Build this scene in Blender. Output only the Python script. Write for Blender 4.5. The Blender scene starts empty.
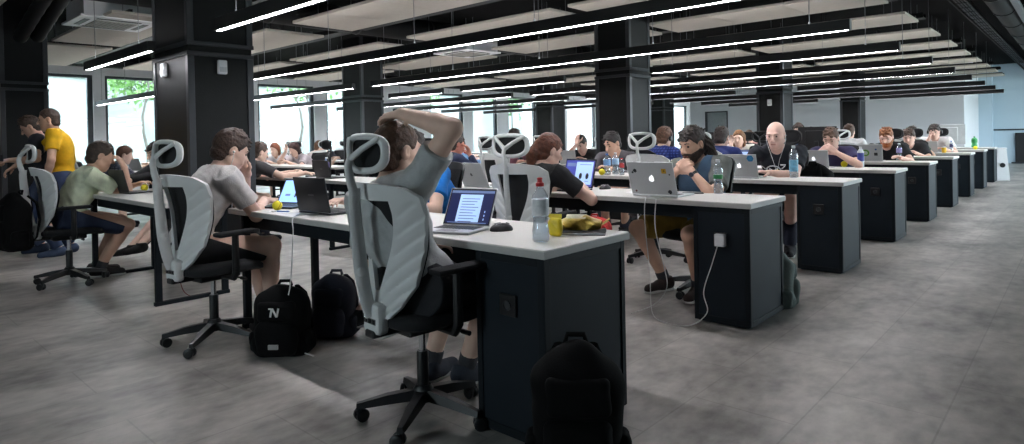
import bpy, bmesh, math, random
import numpy as np
from mathutils import Vector, Matrix
random.seed(7)
SC = bpy.context.scene
COL = SC.collection
PI = math.pi
def R(d): return math.radians(d)

# ------------------------------------------------------------------ materials
def lin(c):
    return tuple((x/255/12.92) if x/255 <= .04045 else ((x/255+.055)/1.055)**2.4 for x in c)
MATS = {}
def mat(name, rgb, rough=.55, metal=0., var=.08, scale=12., bump=0., bscale=60., spec=None, coat=0., trans=0., emit=None, estr=0.):
    if name in MATS: return MATS[name]
    m = bpy.data.materials.new(name); m.use_nodes = True
    nt = m.node_tree; b = nt.nodes['Principled BSDF']
    c = lin(rgb)
    tc = nt.nodes.new('ShaderNodeTexCoord')
    nz = nt.nodes.new('ShaderNodeTexNoise'); nz.inputs['Scale'].default_value = scale; nz.inputs['Detail'].default_value = 4
    nt.links.new(tc.outputs['Object'], nz.inputs['Vector'])
    rp = nt.nodes.new('ShaderNodeValToRGB')
    rp.color_ramp.elements[0].position = .3; rp.color_ramp.elements[1].position = .7
    rp.color_ramp.elements[0].color = tuple(x*(1-var) for x in c)+(1,)
    rp.color_ramp.elements[1].color = tuple(min(1, x*(1+var)) for x in c)+(1,)
    nt.links.new(nz.outputs['Fac'], rp.inputs['Fac'])
    nt.links.new(rp.outputs['Color'], b.inputs['Base Color'])
    b.inputs['Roughness'].default_value = rough; b.inputs['Metallic'].default_value = metal
    if spec is not None: b.inputs['Specular IOR Level'].default_value = spec
    if coat: b.inputs['Coat Weight'].default_value = coat
    if trans: b.inputs['Transmission Weight'].default_value = trans
    if emit:
        b.inputs['Emission Color'].default_value = lin(emit)+(1,); b.inputs['Emission Strength'].default_value = estr
    if bump:
        n2 = nt.nodes.new('ShaderNodeTexNoise'); n2.inputs['Scale'].default_value = bscale; n2.inputs['Detail'].default_value = 3
        nt.links.new(tc.outputs['Object'], n2.inputs['Vector'])
        bp = nt.nodes.new('ShaderNodeBump'); bp.inputs['Strength'].default_value = bump; bp.inputs['Distance'].default_value = .01
        nt.links.new(n2.outputs['Fac'], bp.inputs['Height']); nt.links.new(bp.outputs['Normal'], b.inputs['Normal'])
    MATS[name] = m
    return m
def clear_mat(name, tint, gloss=.08, rough=.05, body=.0, bodycol=(255,255,255)):
    if name in MATS: return MATS[name]
    m = bpy.data.materials.new(name); m.use_nodes = True
    nt = m.node_tree; nt.nodes.clear()
    out = nt.nodes.new('ShaderNodeOutputMaterial')
    tr = nt.nodes.new('ShaderNodeBsdfTransparent'); tr.inputs['Color'].default_value = lin(tint)+(1,)
    gl = nt.nodes.new('ShaderNodeBsdfGlossy'); gl.inputs['Roughness'].default_value = rough
    lw = nt.nodes.new('ShaderNodeLayerWeight'); lw.inputs['Blend'].default_value = .35
    mr = nt.nodes.new('ShaderNodeMapRange'); mr.inputs['To Min'].default_value = gloss; mr.inputs['To Max'].default_value = min(1, gloss*7)
    nt.links.new(lw.outputs['Facing'], mr.inputs['Value'])
    mx = nt.nodes.new('ShaderNodeMixShader')
    nt.links.new(mr.outputs['Result'], mx.inputs['Fac']); nt.links.new(tr.outputs[0], mx.inputs[1]); nt.links.new(gl.outputs[0], mx.inputs[2])
    last = mx
    if body:
        df = nt.nodes.new('ShaderNodeBsdfDiffuse'); df.inputs['Color'].default_value = lin(bodycol)+(1,)
        m2 = nt.nodes.new('ShaderNodeMixShader'); m2.inputs['Fac'].default_value = body
        nt.links.new(mx.outputs[0], m2.inputs[1]); nt.links.new(df.outputs[0], m2.inputs[2]); last = m2
    nt.links.new(last.outputs[0], out.inputs['Surface'])
    MATS[name] = m
    return m
def emat(name, rgb, strength):
    if name in MATS: return MATS[name]
    m = bpy.data.materials.new(name); m.use_nodes = True
    nt = m.node_tree; b = nt.nodes['Principled BSDF']
    b.inputs['Base Color'].default_value = lin(rgb)+(1,); b.inputs['Roughness'].default_value = .4
    b.inputs['Emission Color'].default_value = lin(rgb)+(1,); b.inputs['Emission Strength'].default_value = strength
    MATS[name] = m
    return m

# ------------------------------------------------------------------ mesh builder
class MB:
    def __init__(s): s.v = []; s.f = []; s.mi = []; s.m = 0
    def add(s, vs, fs):
        o = len(s.v); s.v += [tuple(v) for v in vs]
        for f in fs: s.f.append(tuple(i+o for i in f)); s.mi.append(s.m)
    def box(s, x0, x1, y0, y1, z0, z1, b=0., M=None):
        if b <= 0:
            vs = [(x, y, z) for z in (z0, z1) for y in (y0, y1) for x in (x0, x1)]
            fs = [(0,2,3,1), (4,5,7,6), (0,1,5,4), (2,6,7,3), (0,4,6,2), (1,3,7,5)]
        else:
            bm = bmesh.new(); bmesh.ops.create_cube(bm, size=1)
            for v in bm.verts:
                v.co = Vector(((x0+x1)/2+v.co.x*(x1-x0), (y0+y1)/2+v.co.y*(y1-y0), (z0+z1)/2+v.co.z*(z1-z0)))
            bmesh.ops.bevel(bm, geom=list(bm.edges), offset=b, segments=2, profile=.5, affect='EDGES')
            bm.verts.index_update()
            vs = [v.co.copy() for v in bm.verts]; fs = [[v.index for v in f.verts] for f in bm.faces]; bm.free()
        if M is not None: vs = [M @ Vector(v) for v in vs]
        s.add(vs, fs)
    def tube(s, pts, r, n=8, cap=True, flat=None):
        pts = [Vector(p) for p in pts]; rs = r if isinstance(r, (list, tuple)) else [r]*len(pts)
        vs = []; fs = []; prev = None
        for i, p in enumerate(pts):
            t = (pts[min(i+1, len(pts)-1)]-pts[max(i-1, 0)]).normalized()
            if prev is None:
                a = Vector((0,0,1)) if abs(t.z) < .9 else Vector((1,0,0))
                u = t.cross(a).normalized()
            else:
                u = (prev - t*prev.dot(t)).normalized()
            prev = u; w = t.cross(u)
            for k in range(n):
                an = 2*PI*k/n
                fx = flat if flat else 1.
                vs.append(p + u*math.cos(an)*rs[i] + w*math.sin(an)*rs[i]*fx)
        for i in range(len(pts)-1):
            for k in range(n):
                a = i*n+k; b = i*n+(k+1) % n
                fs.append((a, b, b+n, a+n))
        if cap:
            fs.append(tuple(range(n-1, -1, -1))); fs.append(tuple((len(pts)-1)*n+k for k in range(n)))
        s.add(vs, fs)
    def lathe(s, prof, n=20, c=(0,0,0), M=None):
        vs = []; fs = []
        for r, z in prof:
            for k in range(n):
                a = 2*PI*k/n; vs.append(Vector((c[0]+r*math.cos(a), c[1]+r*math.sin(a), c[2]+z)))
        for i in range(len(prof)-1):
            for k in range(n):
                a = i*n+k; b = i*n+(k+1) % n
                fs.append((a, b, b+n, a+n))
        fs.append(tuple(range(n-1, -1, -1))); fs.append(tuple((len(prof)-1)*n+k for k in range(n)))
        if M is not None: vs = [M @ v for v in vs]
        s.add(vs, fs)
    def prism(s, poly, z0, z1, M=None):
        n = len(poly); vs = [Vector((x, y, z0)) for x, y in poly]+[Vector((x, y, z1)) for x, y in poly]
        fs = [tuple(range(n-1, -1, -1)), tuple(range(n, 2*n))]+[(i, (i+1) % n, (i+1) % n+n, i+n) for i in range(n)]
        if M is not None: vs = [M @ v for v in vs]
        s.add(vs, fs)
    def grid(s, fn, nu, nv, closed_u=False, skip=None):
        vs = [fn(i/(nu-1) if not closed_u else i/nu, j/(nv-1)) for j in range(nv) for i in range(nu)]
        fs = []
        for j in range(nv-1):
            for i in range(nu if closed_u else nu-1):
                if skip and skip(i, j): continue
                a = j*nu+i; b = j*nu+(i+1) % nu
                fs.append((a, b, b+nu, a+nu))
        s.add(vs, fs)
    def xf(s, M, start=0):
        for i in range(start, len(s.v)): s.v[i] = tuple(M @ Vector(s.v[i]))
    def ball(s, c, r, n=14, m=8, M=None):
        prof = [(max(1e-4, r*math.sin(PI*j/m)), -r*math.cos(PI*j/m)) for j in range(m+1)]
        s.lathe(prof, n, c, M)
    def build(s, name, mats, parent=None, smooth=None):
        me = bpy.data.meshes.new(name); me.from_pydata(s.v, [], s.f)
        for m in (mats if isinstance(mats, (list, tuple)) else [mats]): me.materials.append(m)
        me.polygons.foreach_set('material_index', s.mi)
        if smooth is not None:
            me.shade_smooth()
            try: me.set_sharp_from_angle(angle=R(smooth))
            except Exception: pass
        me.update()
        o = bpy.data.objects.new(name, me); COL.objects.link(o)
        if parent is not None: o.parent = parent
        return o

def fixn(o):
    bm = bmesh.new(); bm.from_mesh(o.data); bmesh.ops.recalc_face_normals(bm, faces=bm.faces); bm.to_mesh(o.data); bm.free()
    return o
def tag(o, label=None, cat=None, group=None, kind=None):
    if label: o['label'] = label
    if cat: o['category'] = cat
    if group: o['group'] = group
    if kind: o['kind'] = kind
    return o
def thing(name, label, cat, loc=(0,0,0), rz=0., group=None):
    o = bpy.data.objects.new(name, None); o.empty_display_size = .1; COL.objects.link(o)
    o.location = loc; o.rotation_euler = (0,0,rz)
    return tag(o, label, cat, group)
def kids(o): return [c for c in ALLO() if c.parent == o]
def ALLO(): return list(COL.objects)
def dup(root, loc, rz, label, group=None):
    def rec(o, parent):
        c = o.copy(); COL.objects.link(c); c.parent = parent
        for ch in CH.get(o.name, []): rec(ch, c)
        return c
    CH = {}
    for q in COL.objects:
        if q.parent: CH.setdefault(q.parent.name, []).append(q)
    r = rec(root, None); r.location = loc; r.rotation_euler = (0,0,rz); r['label'] = label
    if group: r['group'] = group
    return r
def struct(name, mb, m, smooth=None):
    o = mb.build(name, m, None, smooth); o['kind'] = 'structure'; return o
def rot_z(a): return Matrix.Rotation(a, 4, 'Z')

# ------------------------------------------------------------------ camera (from the room's own geometry)
H = 1.2365; F = 632.32; CY = 144.33
pan, tilt, roll = -.7375361, .00967560, -.0202043
def make_camera():
    cp, sp, ct, st = math.cos(pan), math.sin(pan), math.cos(tilt), math.sin(tilt)
    fwd = Vector((sp*ct, cp*ct, -st)); right = Vector((cp, -sp, 0)); up = right.cross(fwd)
    r2 = math.cos(roll)*right + math.sin(roll)*up; u2 = -math.sin(roll)*right + math.cos(roll)*up
    cd = bpy.data.cameras.new('camera'); cam = bpy.data.objects.new('camera', cd); COL.objects.link(cam)
    M = Matrix((( r2.x, u2.x, -fwd.x, 0), (r2.y, u2.y, -fwd.y, 0), (r2.z, u2.z, -fwd.z, H), (0,0,0,1)))
    cam.matrix_world = M
    cd.sensor_fit = 'HORIZONTAL'; cd.sensor_width = 36; cd.lens = F/1024*36
    cd.shift_y = (CY-222)/1024; cd.clip_start = .05; cd.clip_end = 200
    SC.camera = cam
make_camera()
SC.view_settings.view_transform = 'Standard'; SC.view_settings.look = 'None'
SC.view_settings.gamma = 1; SC.view_settings.use_curve_mapping = False
SC.view_settings.exposure = 0.
Y0, P, D, XE, ZT = 1.875, 2.0238, .611, -1.548, .80
def YN(i): return Y0+i*P
def YM(i): return Y0+i*P+D/2
# ------------------------------------------------------------------ room shell
def floor_mat():
    m = bpy.data.materials.new('floor_concrete_vinyl'); m.use_nodes = True
    nt = m.node_tree; b = nt.nodes['Principled BSDF']; L = nt.links.new; N = nt.nodes.new
    tc = N('ShaderNodeTexCoord')
    mp = N('ShaderNodeMapping'); mp.inputs['Scale'].default_value = (1, .55, 1); L(tc.outputs['Object'], mp.inputs['Vector'])
    n1 = N('ShaderNodeTexNoise'); n1.inputs['Scale'].default_value = 1.6; n1.inputs['Detail'].default_value = 8; n1.inputs['Roughness'].default_value = .62
    L(mp.outputs[0], n1.inputs['Vector'])
    n2 = N('ShaderNodeTexNoise'); n2.inputs['Scale'].default_value = 14; n2.inputs['Detail'].default_value = 6
    mp2 = N('ShaderNodeMapping'); mp2.inputs['Scale'].default_value = (1, .6, 1); L(tc.outputs['Object'], mp2.inputs['Vector']); L(mp2.outputs[0], n2.inputs['Vector'])
    br = N('ShaderNodeTexBrick'); br.inputs['Scale'].default_value = 1.; br.inputs['Mortar Size'].default_value = .004
    br.inputs['Brick Width'].default_value = .92; br.inputs['Row Height'].default_value = .46
    br.inputs['Color1'].default_value = (.96,.96,.96,1); br.inputs['Color2'].default_value = (1.04,1.04,1.04,1); br.inputs['Mortar'].default_value = (.80,.80,.80,1)
    mp3 = N('ShaderNodeMapping'); mp3.inputs['Rotation'].default_value = (0,0,PI/2); L(tc.outputs['Object'], mp3.inputs['Vector']); L(mp3.outputs[0], br.inputs['Vector'])
    ad = N('ShaderNodeMath'); ad.operation = 'MULTIPLY_ADD'; L(n2.outputs['Fac'], ad.inputs[0]); ad.inputs[1].default_value = .3; L(n1.outputs['Fac'], ad.inputs[2])
    rp = N('ShaderNodeValToRGB'); e = rp.color_ramp.elements
    e[0].position = .44; e[0].color = lin((93,90,87))+(1,); e[1].position = .86; e[1].color = lin((202,196,189))+(1,)
    L(ad.outputs[0], rp.inputs['Fac'])
    mx = N('ShaderNodeMix'); mx.data_type = 'RGBA'; mx.blend_type = 'MULTIPLY'; mx.inputs['Factor'].default_value = 1
    L(rp.outputs['Color'], mx.inputs['A']); L(br.outputs['Color'], mx.inputs['B'])
    L(mx.outputs['Result'], b.inputs['Base Color'])
    mr = N('ShaderNodeMapRange'); mr.inputs['To Min'].default_value = .3; mr.inputs['To Max'].default_value = .5
    L(n1.outputs['Fac'], mr.inputs['Value']); L(mr.outputs['Result'], b.inputs['Roughness'])
    bp = N('ShaderNodeBump'); bp.inputs['Strength'].default_value = .12; bp.inputs['Distance'].default_value = .004
    L(n2.outputs['Fac'], bp.inputs['Height']); L(bp.outputs['Normal'], b.inputs['Normal'])
    return m
M_floor = floor_mat()
M_ceil = mat('ceiling_black_paint', (7,7,8), .95, bump=.2, spec=.1)
M_black = mat('black_powder_coat', (20,21,23), .45)
M_duct = mat('duct_dark_grey', (10,11,12), .6, spec=.2)
M_trunk = mat('conduit_grey_steel', (120,124,128), .4, .6)
M_raft = mat('acoustic_board', (178,171,161), .9, var=.03, bump=.3, bscale=200)
M_wallgrey = mat('grey_painted_wall', (226,227,232), .8, var=.015, scale=2)
M_wallblue = mat('pale_blue_wall', (186,204,216), .7, var=.015, scale=2)
M_white = mat('white_paint', (225,226,228), .6, var=.02)
M_winframe = mat('anthracite_frame', (38,42,48), .4)
M_colpanel = mat('column_black_panel', (11,12,13), .5, var=.15, scale=6, bump=.15, bscale=120, spec=.25)
M_coltrim = mat('column_steel_trim', (58,60,64), .4, .2, spec=.4)
M_glass = clear_mat('window_glass', (246,252,252), .03, .0)
XW = -18.3; CEIL = 3.5
WIN = [(3.1,4.67),(4.93,6.6),(8.9,10.77),(11.2,13.2),(15.6,17.32),(17.82,19.28),(19.96,21.8),(24.1,26.45),(32.,36.3)]
ZS, ZH = .35, 3.02
mb = MB(); mb.box(-18.6, 4.2, -4.2, 37.2, -.12, 0); struct('floor', mb, M_floor)
mb = MB(); mb.box(-18.6, 4.2, -4.2, 37.2, CEIL, CEIL+.2); struct('ceiling', mb, M_ceil)
# facade wall with window openings
mb = MB(); ys = -4.2
for a, b in WIN:
    mb.box(XW-.25, XW, ys, a, 0, CEIL); mb.box(XW-.25, XW, a, b, 0, ZS); mb.box(XW-.25, XW, a, b, ZH, CEIL); ys = b
mb.box(XW-.25, XW, ys, 37.2, 0, CEIL); struct('wall_left', mb, M_white)
for i, (a, b) in enumerate(WIN):
    mb = MB(); t = .07; x0, x1 = XW-.16, XW-.06
    mb.box(x0, x1, a, a+t, ZS, ZH); mb.box(x0, x1, b-t*1.6, b, ZS, ZH); mb.box(x0, x1, a+t, b-t*1.6, ZS, ZS+t); mb.box(x0, x1, a+t, b-t*1.6, ZH-t, ZH)
    w = struct('window_%d' % (i+1), mb, M_winframe)
    g = MB(); g.box(XW-.115, XW-.105, a+t, b-t*1.6, ZS+t, ZH-t)
    g.build('pane', M_glass, w)
    g = MB(); g.box(XW-.05, XW+.16, a-.03, b+.03, ZS-.04, ZS-.001, .008); g.build('window_sill', M_white, w)
# grey core with a door, blue end wall, remaining walls
mb = MB()
gx0, gx1, gy0, gy1, dx0, dx1, dz = -12.1, -2.84, 24.3, 28.2, -11.45, -10.5, 2.15
mb.box(gx0, dx0, gy0, gy1, 0, CEIL); mb.box(dx1, gx1, gy0, gy1, 0, CEIL); mb.box(dx0, dx1, gy0, gy1, dz, CEIL); mb.box(dx0, dx1, gy0+.3, gy1, 0, dz)
struct('wall_core', mb, M_wallgrey)
mb = MB(); mb.box(dx0+.05, dx1-.05, gy0+.1, gy0+.15, 0.005, dz-.05, .004)
dr = struct('door_1', mb, mat('door_grey_green', (160,168,172), .5))
mb = MB(); f = .05
mb.box(dx0, dx0+f, gy0-.02, gy0+.2, 0, dz); mb.box(dx1-f, dx1, gy0-.02, gy0+.2, 0, dz); mb.box(dx0+f, dx1-f, gy0-.02, gy0+.2, dz-f, dz); mb.build('door_frame', M_coltrim, dr)
mb = MB(); mb.tube([(dx1-.13, gy0+.1, 1.03), (dx1-.13, gy0+.05, 1.03), (dx1-.25, gy0+.05, 1.03)], .012); mb.build('door_handle', M_trunk, dr, 40)
mb = MB(); mb.box(gx1, 4.2, 28.2, 28.4, 0, CEIL); struct('wall_back', mb, M_wallblue)
mb = MB(); mb.box(-18.3, -12.1, 37., 37.2, 0, CEIL); struct('wall_far', mb, M_white)
FW_FILL = [(-3.5,-2.2)]  # window added out of view behind the camera to brighten the foreground
mb = MB(); xs = -18.6
for a, b in FW_FILL:
    mb.box(xs, a, -4.4, -4.2, 0, CEIL); mb.box(a, b, -4.4, -4.2, 0, .95); mb.box(a, b, -4.4, -4.2, 2.6, CEIL); xs = b
mb.box(xs, 4.2, -4.4, -4.2, 0, CEIL); struct('wall_front', mb, M_wallgrey)
for i, (a, b) in enumerate(FW_FILL):
    mb = MB(); t = .06
    mb.box(a, a+t, -4.35, -4.25, .95, 2.6); mb.box(b-t, b, -4.35, -4.25, .95, 2.6); mb.box(a+t, b-t, -4.35, -4.25, .95, .95+t); mb.box(a+t, b-t, -4.35, -4.25, 2.6-t, 2.6)
    w = struct('window_%d' % (30+i), mb, M_winframe)
    g = MB(); g.box(a+t, b-t, -4.305, -4.295, .95+t, 2.6-t); g.build('pane', M_glass, w)
# right wall; its unseen windows are added as fill light down the aisle
RW_FILL = [(9.5,13.),(14.,17.5),(18.5,22.),(23.,27.)]
mb = MB(); ys = -4.2
for a, b in RW_FILL:
    mb.box(4.0, 4.25, ys, a, 0, CEIL); mb.box(4.0, 4.25, a, b, 0, .5); mb.box(4.0, 4.25, a, b, 2.9, CEIL); ys = b
mb.box(4.0, 4.25, ys, 28.4, 0, CEIL); struct('wall_right', mb, M_wallblue)
for i, (a, b) in enumerate(RW_FILL):
    mb = MB(); t = .07
    mb.box(4.05, 4.15, a, a+t, .5, 2.9); mb.box(4.05, 4.15, b-t, b, .5, 2.9); mb.box(4.05, 4.15, a+t, b-t, .5, .5+t); mb.box(4.05, 4.15, a+t, b-t, 2.9-t, 2.9)
    w = struct('window_%d' % (20+i), mb, M_winframe)
    g = MB(); g.box(4.095, 4.105, a+t, b-t, .5+t, 2.9-t); g.build('pane', M_glass, w)
# pale upright pillar, dado rail and dark doorway of the blue end wall
mb = MB(); mb.box(-2.84, -2.45, 27.9, 28.2, 0, CEIL); struct('trim_2', mb, M_wallblue)
mb = MB(); mb.box(-2.44, 4.0, 28.14, 28.2, 1.16, 1.21); struct('trim_3', mb, M_winframe)
mb = MB(); mb.box(-1.84, .2, 28.12, 28.199, .004, 1.07, .004)
dk = struct('door_2', mb, mat('black_gate_panel', (15,16,19), .4))
mb = MB()
for k in range(5): mb.box(-1.8+k*.4, -1.46+k*.4, 28.105, 28.12, .06, 1.02, .003)
mb.build('door_panel', mat('black_gate_inset', (24,25,29), .5), dk)
mb = MB(); mb.box(-1.95, 4, 28.1, 28.119, 0, .05); struct('baseboard_back', mb, M_winframe)

# columns ----------------------------------------------------------------
def column(n, x0, x1, y0, y1):
    mb = MB(); mb.box(x0, x1, y0, y1, 0, CEIL)
    c = struct('column_%d' % n, mb, M_colpanel)
    mb = MB(); e = .012; w = .05
    for zz in (2.1, 2.2):
        mb.box(x0-e*1.6, x1+e*1.6, y0-e*1.6, y1+e*1.6, zz, zz+.04, .004)
    for (cx, sx) in ((x0, 1), (x1, -1)):
        for (cy, sy) in ((y0, 1), (y1, -1)):
            for z0, z1 in ((0, 2.1), (2.24, CEIL)):
                a, b = sorted((cx-sx*e, cx+sx*w)); c2, d = sorted((cy-sy*e, cy+sy*w))
                mb.box(a, b, c2, d, z0, z1, .003)
    t = mb.build('column_trim', M_coltrim, c)
    return c
COLS = [(-7.27,-6.37,2.42,3.04),(-5.48,-4.897,7.95,8.52),(-5.38,-4.83,14.0,14.6),(-5.3,-4.79,20.1,20.66),
        (-12.3,-11.58,7.95,8.5),(-11.76,-11.17,14.,14.58),(-11.55,-11.0,20.1,20.8),(-12.5,-11.85,1.85,2.42)]
for i, c in enumerate(COLS): column(i+1, *c)

# suspended acoustic rafts -------------------------------------------------
n = 0
rp = None
for k in range(-1, 12):
    for (x0, x1) in ((-4.95,-1.94),(-8.3,-5.25),(-12.2,-9.0),(-15.7,-12.5)):
        y0 = YM(k)+.36; y1 = y0+.98
        if any(c[0]-.05 < x1 and c[1]+.05 > x0 and c[2]-.05 < y1 and c[3]+.05 > y0 for c in COLS): continue
        side = 'at the aisle end' if x1 > -2 else 'over mid desks' if x1 > -6 else 'over the far block' if x1 > -10 else 'by the windows'
        lab = 'beige ceiling raft %s, between hanging lights %d and %d' % (side, k+1, k+2) if k >= 0 else 'beige ceiling raft %s, nearest the viewer' % side
        if k > 6 and x1 < -10: continue
        if rp is None:
            rp = thing('ceiling_raft', lab, 'ceiling panel', ((x0+x1)/2, y0, 2.92), 0, 'acoustic ceiling rafts')
            mb = MB(); hl = 1.52
            mb.box(-hl, -.52, 0, .98, 0, .04, .006); mb.box(-.515, .5, 0, .98, 0, .04, .006); mb.box(.505, hl, 0, .98, 0, .04, .006)
            mb.build('board', M_raft, rp)
            mb = MB(); mb.box(-hl, hl, .2, .24, .041, .075); mb.box(-hl, hl, .74, .78, .041, .075)
            mb.build('hanger_rail', M_black, rp)
            for a in (-1.2, 1.2):
                for q in (.22, .76):
                    mb = MB(); mb.tube([(a, q, .07), (a, q, CEIL-2.92)], .004, 5); mb.build('hanger_rod', M_trunk, rp)
        else: dup(rp, ((x0+x1)/2, y0, 2.92), 0, lab)
# ducts, trays and pipes in the ceiling void ---------------------------------
def ord_(i): return ['first','second','third','fourth','fifth','sixth','seventh','eighth','ninth','tenth','eleventh','twelfth'][i]
n = 0
for k in range(0, 11):
    y = YM(k)+1.68
    for x0, x1, s in ((-8.6,-1.9,'near'),(-16,-9.,'far')):
        if any(c[0]-.05 < x1 and c[1]+.05 > x0 and c[2]-.05 < y+.14 and c[3]+.05 > y-.14 for c in COLS): continue
        if k > 6 and s == 'far': continue
        t = thing('cable_tray', 'black cable tray under the ceiling in the %s block, %s from the front' % (s, ord_(k)), 'cable tray', (0,0,0), 0, 'black cable trays in the ceiling')
        mb = MB(); mb.box(x0, x1, y-.11, y+.11, 3.02, 3.035); mb.box(x0, x1, y-.12, y-.11, 3.02, 3.1); mb.box(x0, x1, y+.11, y+.12, 3.02, 3.1)
        mb.build('tray', M_duct, t)
        mb = MB()
        for q in range(4): mb.tube([(x0+.02, y-.08+q*.05, 3.05), ((x0+x1)/2, y-.07+q*.045, 3.052), (x1-.02, y-.08+q*.05, 3.05)], .013, 6)
        mb.build('cables', mat('cable_black', (30,31,33), .5), t)
        xx = x0+.4
        while xx < x1:
            mb = MB(); mb.tube([(xx, y-.115, 3.03), (xx, y-.115, CEIL-.01), (xx, y+.115, CEIL-.01), (xx, y+.115, 3.03)], .006, 5); mb.build('hanger', M_duct, t); xx += 1.6
for x, z, r, lab in ((-8.85,3.2,.2,'large black round duct above the gap between the desk blocks'),(-.9,3.08,.16,'large black round air duct over the aisle'),(-.2,3.1,.09,'slim black pipe running along the aisle ceiling'),(.9,3.05,.2,'large black round duct near the right wall'),(-16.9,3.22,.16,'black round duct along the window wall')):
    t = thing('air_duct', lab, 'duct', (0,0,0)); y1d = 24.1 if x < -3 and x > -12 else 28.
    mb = MB(); mb.tube([(x, -3.5, z), (x, y1d, z)], r, 18); mb.build('duct', M_duct, t, 40)
    y = -3
    while y < y1d-.1:
        mb = MB(); mb.tube([(x, y-.015, z), (x, y+.015, z)], r+.012, 18); mb.build('duct_collar', M_black, t, 40)
        mb = MB(); mb.tube([(x, y, z+r), (x, y, CEIL)], .008, 5); mb.build('duct_hanger', M_black, t)
        y += 1.5
t = thing('cable_tray', 'narrow black ladder tray above the aisle beside the raft ends', 'cable tray', (0,0,0))
mb = MB(); mb.box(-1.55,-1.53,-3.5,28.1,3.2,3.26); mb.box(-1.36,-1.34,-3.5,28.1,3.2,3.26)
y = -3.4
while y < 28: mb.box(-1.53,-1.36,y,y+.03,3.205,3.215); y += .5
mb.build('tray', M_duct, t)
mb = MB()
for q in range(4): mb.tube([(-1.51+q*.04, -3.4, 3.23), (-1.5+q*.04, 10, 3.234), (-1.51+q*.04, 28, 3.23)], .012, 6)
mb.build('cables', MATS['cable_black'], t)
mb = MB(); mb.box(-.74,-.66,4.,16.5,2.93,2.99,.004); mb.box(-.72,-.68,4.4,4.44,2.99,CEIL-.005); mb.box(-.72,-.68,10,10.04,2.99,CEIL-.005); mb.box(-.72,-.68,16,16.04,2.99,CEIL-.005)
tag(mb.build('cable_trunking', M_trunk), 'pale grey metal trunking slanting across the dark aisle ceiling', 'trunking')
for k in range(14):
    y = 2.2+k*1.9
    t = MB(); t.box(-1.2, 3.9, y, y+.09, 3.3, 3.42); t.box(-1.2, 3.9, y-.04, y+.13, 3.42, 3.44)
    tag(t.build('ceiling_beam', M_duct), 'black steel ceiling beam over the aisle, %s' % ('nearest the viewer' if k == 0 else 'number %d counted from the viewer' % (k+1)), 'beam', 'black ceiling beams over the aisle')
# curved flexible ducts at upper left
t = thing('flexible_duct', 'pair of curved dark hoses under the ceiling at the upper left', 'hose', (0,0,0))
for q, dy in enumerate((0, .22)):
    mb = MB(); pts = []
    for i in range(25):
        a = i/24
        pts.append((-9.9+2.2*a, 1.75+dy*.8+.2*a, 2.62+.6*math.sin(a*PI*.5)+.12*dy))
    mb.tube(pts, [.075+.006*(i % 2) for i in range(25)], 12); mb.build('hose', M_duct, t, 60)
# ceiling cassettes ----------------------------------------------------------
def cassette(x, y, lab, first=[]):
    if first: dup(first[0], (x, y, 2.9), 0, lab); return
    t = thing('air_conditioner', lab, 'air conditioner', (x, y, 2.9), 0, 'ceiling air conditioning cassettes'); first.append(t)
    mb = MB(); mb.box(-.47,.47,-.47,.47,0,.03,.01); mb.box(-.42,.42,-.42,.42,.03,.28); mb.build('casing', M_white, t)
    mb = MB(); mb.box(-.25,.25,-.25,.25,-.012,.0,.004)
    for q in range(9): mb.box(-.23,.23,-.225+q*.052,-.2+q*.052,-.018,-.011)
    mb.build('grille', mat('grille_grey', (150,148,142), .6), t)
    for a in range(4):
        mb = MB(); mb.box(-.26,.26,.31,.38,-.006,.001,.002); mb.xf(rot_z(a*PI/2)); mb.build('air_slot', M_black, t)
    for a in (-.38,.38):
        for b in (-.38,.38):
            mb = MB(); mb.tube([(a,b,.27),(a,b,CEIL-2.9)], .006, 5); mb.build('hanger_rod', M_trunk, t)
cassette(-9.85, 2.75, 'white ceiling air conditioner at the upper left near the big column')
cassette(-8.95, 8.6, 'white ceiling air conditioner behind the second column gap')
cassette(-8.95, 14.6, 'small white ceiling air conditioner far down the room')

# hanging linear lights --------------------------------------------------------
M_led = emat('led_diffuser', (250,250,255), 38.); M_up = emat('added_uplight', (250,248,250), 15.)
def light(x0, x1, y, lab, z=2.14):
    t = thing('pendant_light', lab, 'light', (x0, y, z), 0, 'black linear pendant lights')
    L = x1-x0
    mb = MB(); mb.box(0, L, -.035, .035, .012, .082); mb.box(0, L, -.035, -.026, .082, .097); mb.box(0, L, .026, .035, .082, .097); mb.box(0, .02, -.026, .026, .082, .097); mb.box(L-.02, L, -.026, .026, .082, .097); mb.box(0, L, -.035, -.022, 0, .0125); mb.box(0, L, .022, .035, 0, .0125); mb.box(0, .02, -.022, .022, 0, .0125); mb.box(L-.02, L, -.022, .022, 0, .0125); mb.build('housing', M_black, t)
    mb = MB(); mb.box(.0205, L-.0205, -.0217, .0217, .0029, .0119); mb.build('diffuser', M_led, t)
    mb = MB(); mb.box(.0205, L-.0205, -.0255, .0255, .0825, .086); mb.build('added_uplight_strip', M_up, t)  # upward glow added to brighten the ceiling rafts, hidden from below
    nw = max(2, int(L/1.7)+1)
    for q in range(nw):
        xx = .35+(L-.7)*q/(nw-1)
        mb = MB(); mb.tube([(xx,0,.087),(xx,0,CEIL-z)], .0035, 5); mb.tube([(xx,0,.0862),(xx,0,.12)], .009, 6)
        mb.build('suspension_wire', M_trunk, t)
for i in range(0, 10):
    y = YM(i); o = ord_(i)
    if i in (0, 3, 6, 9):
        xr = {0:-5.15, 3:-4.72, 6:-4.62, 9:-4.6}[i]; xl = {0:-6.62, 3:-6.3, 6:-6.0, 9:-6.}[i]
        light(xr, XE, y, 'black hanging strip light over the %s desk row, right of the column' % o)
        light(-8.77, xl, y, 'short black hanging strip light over the %s desk row, left of the column' % o)
    else: light(-8.77, XE, y, 'long black hanging strip light over the %s desk row' % o)
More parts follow.
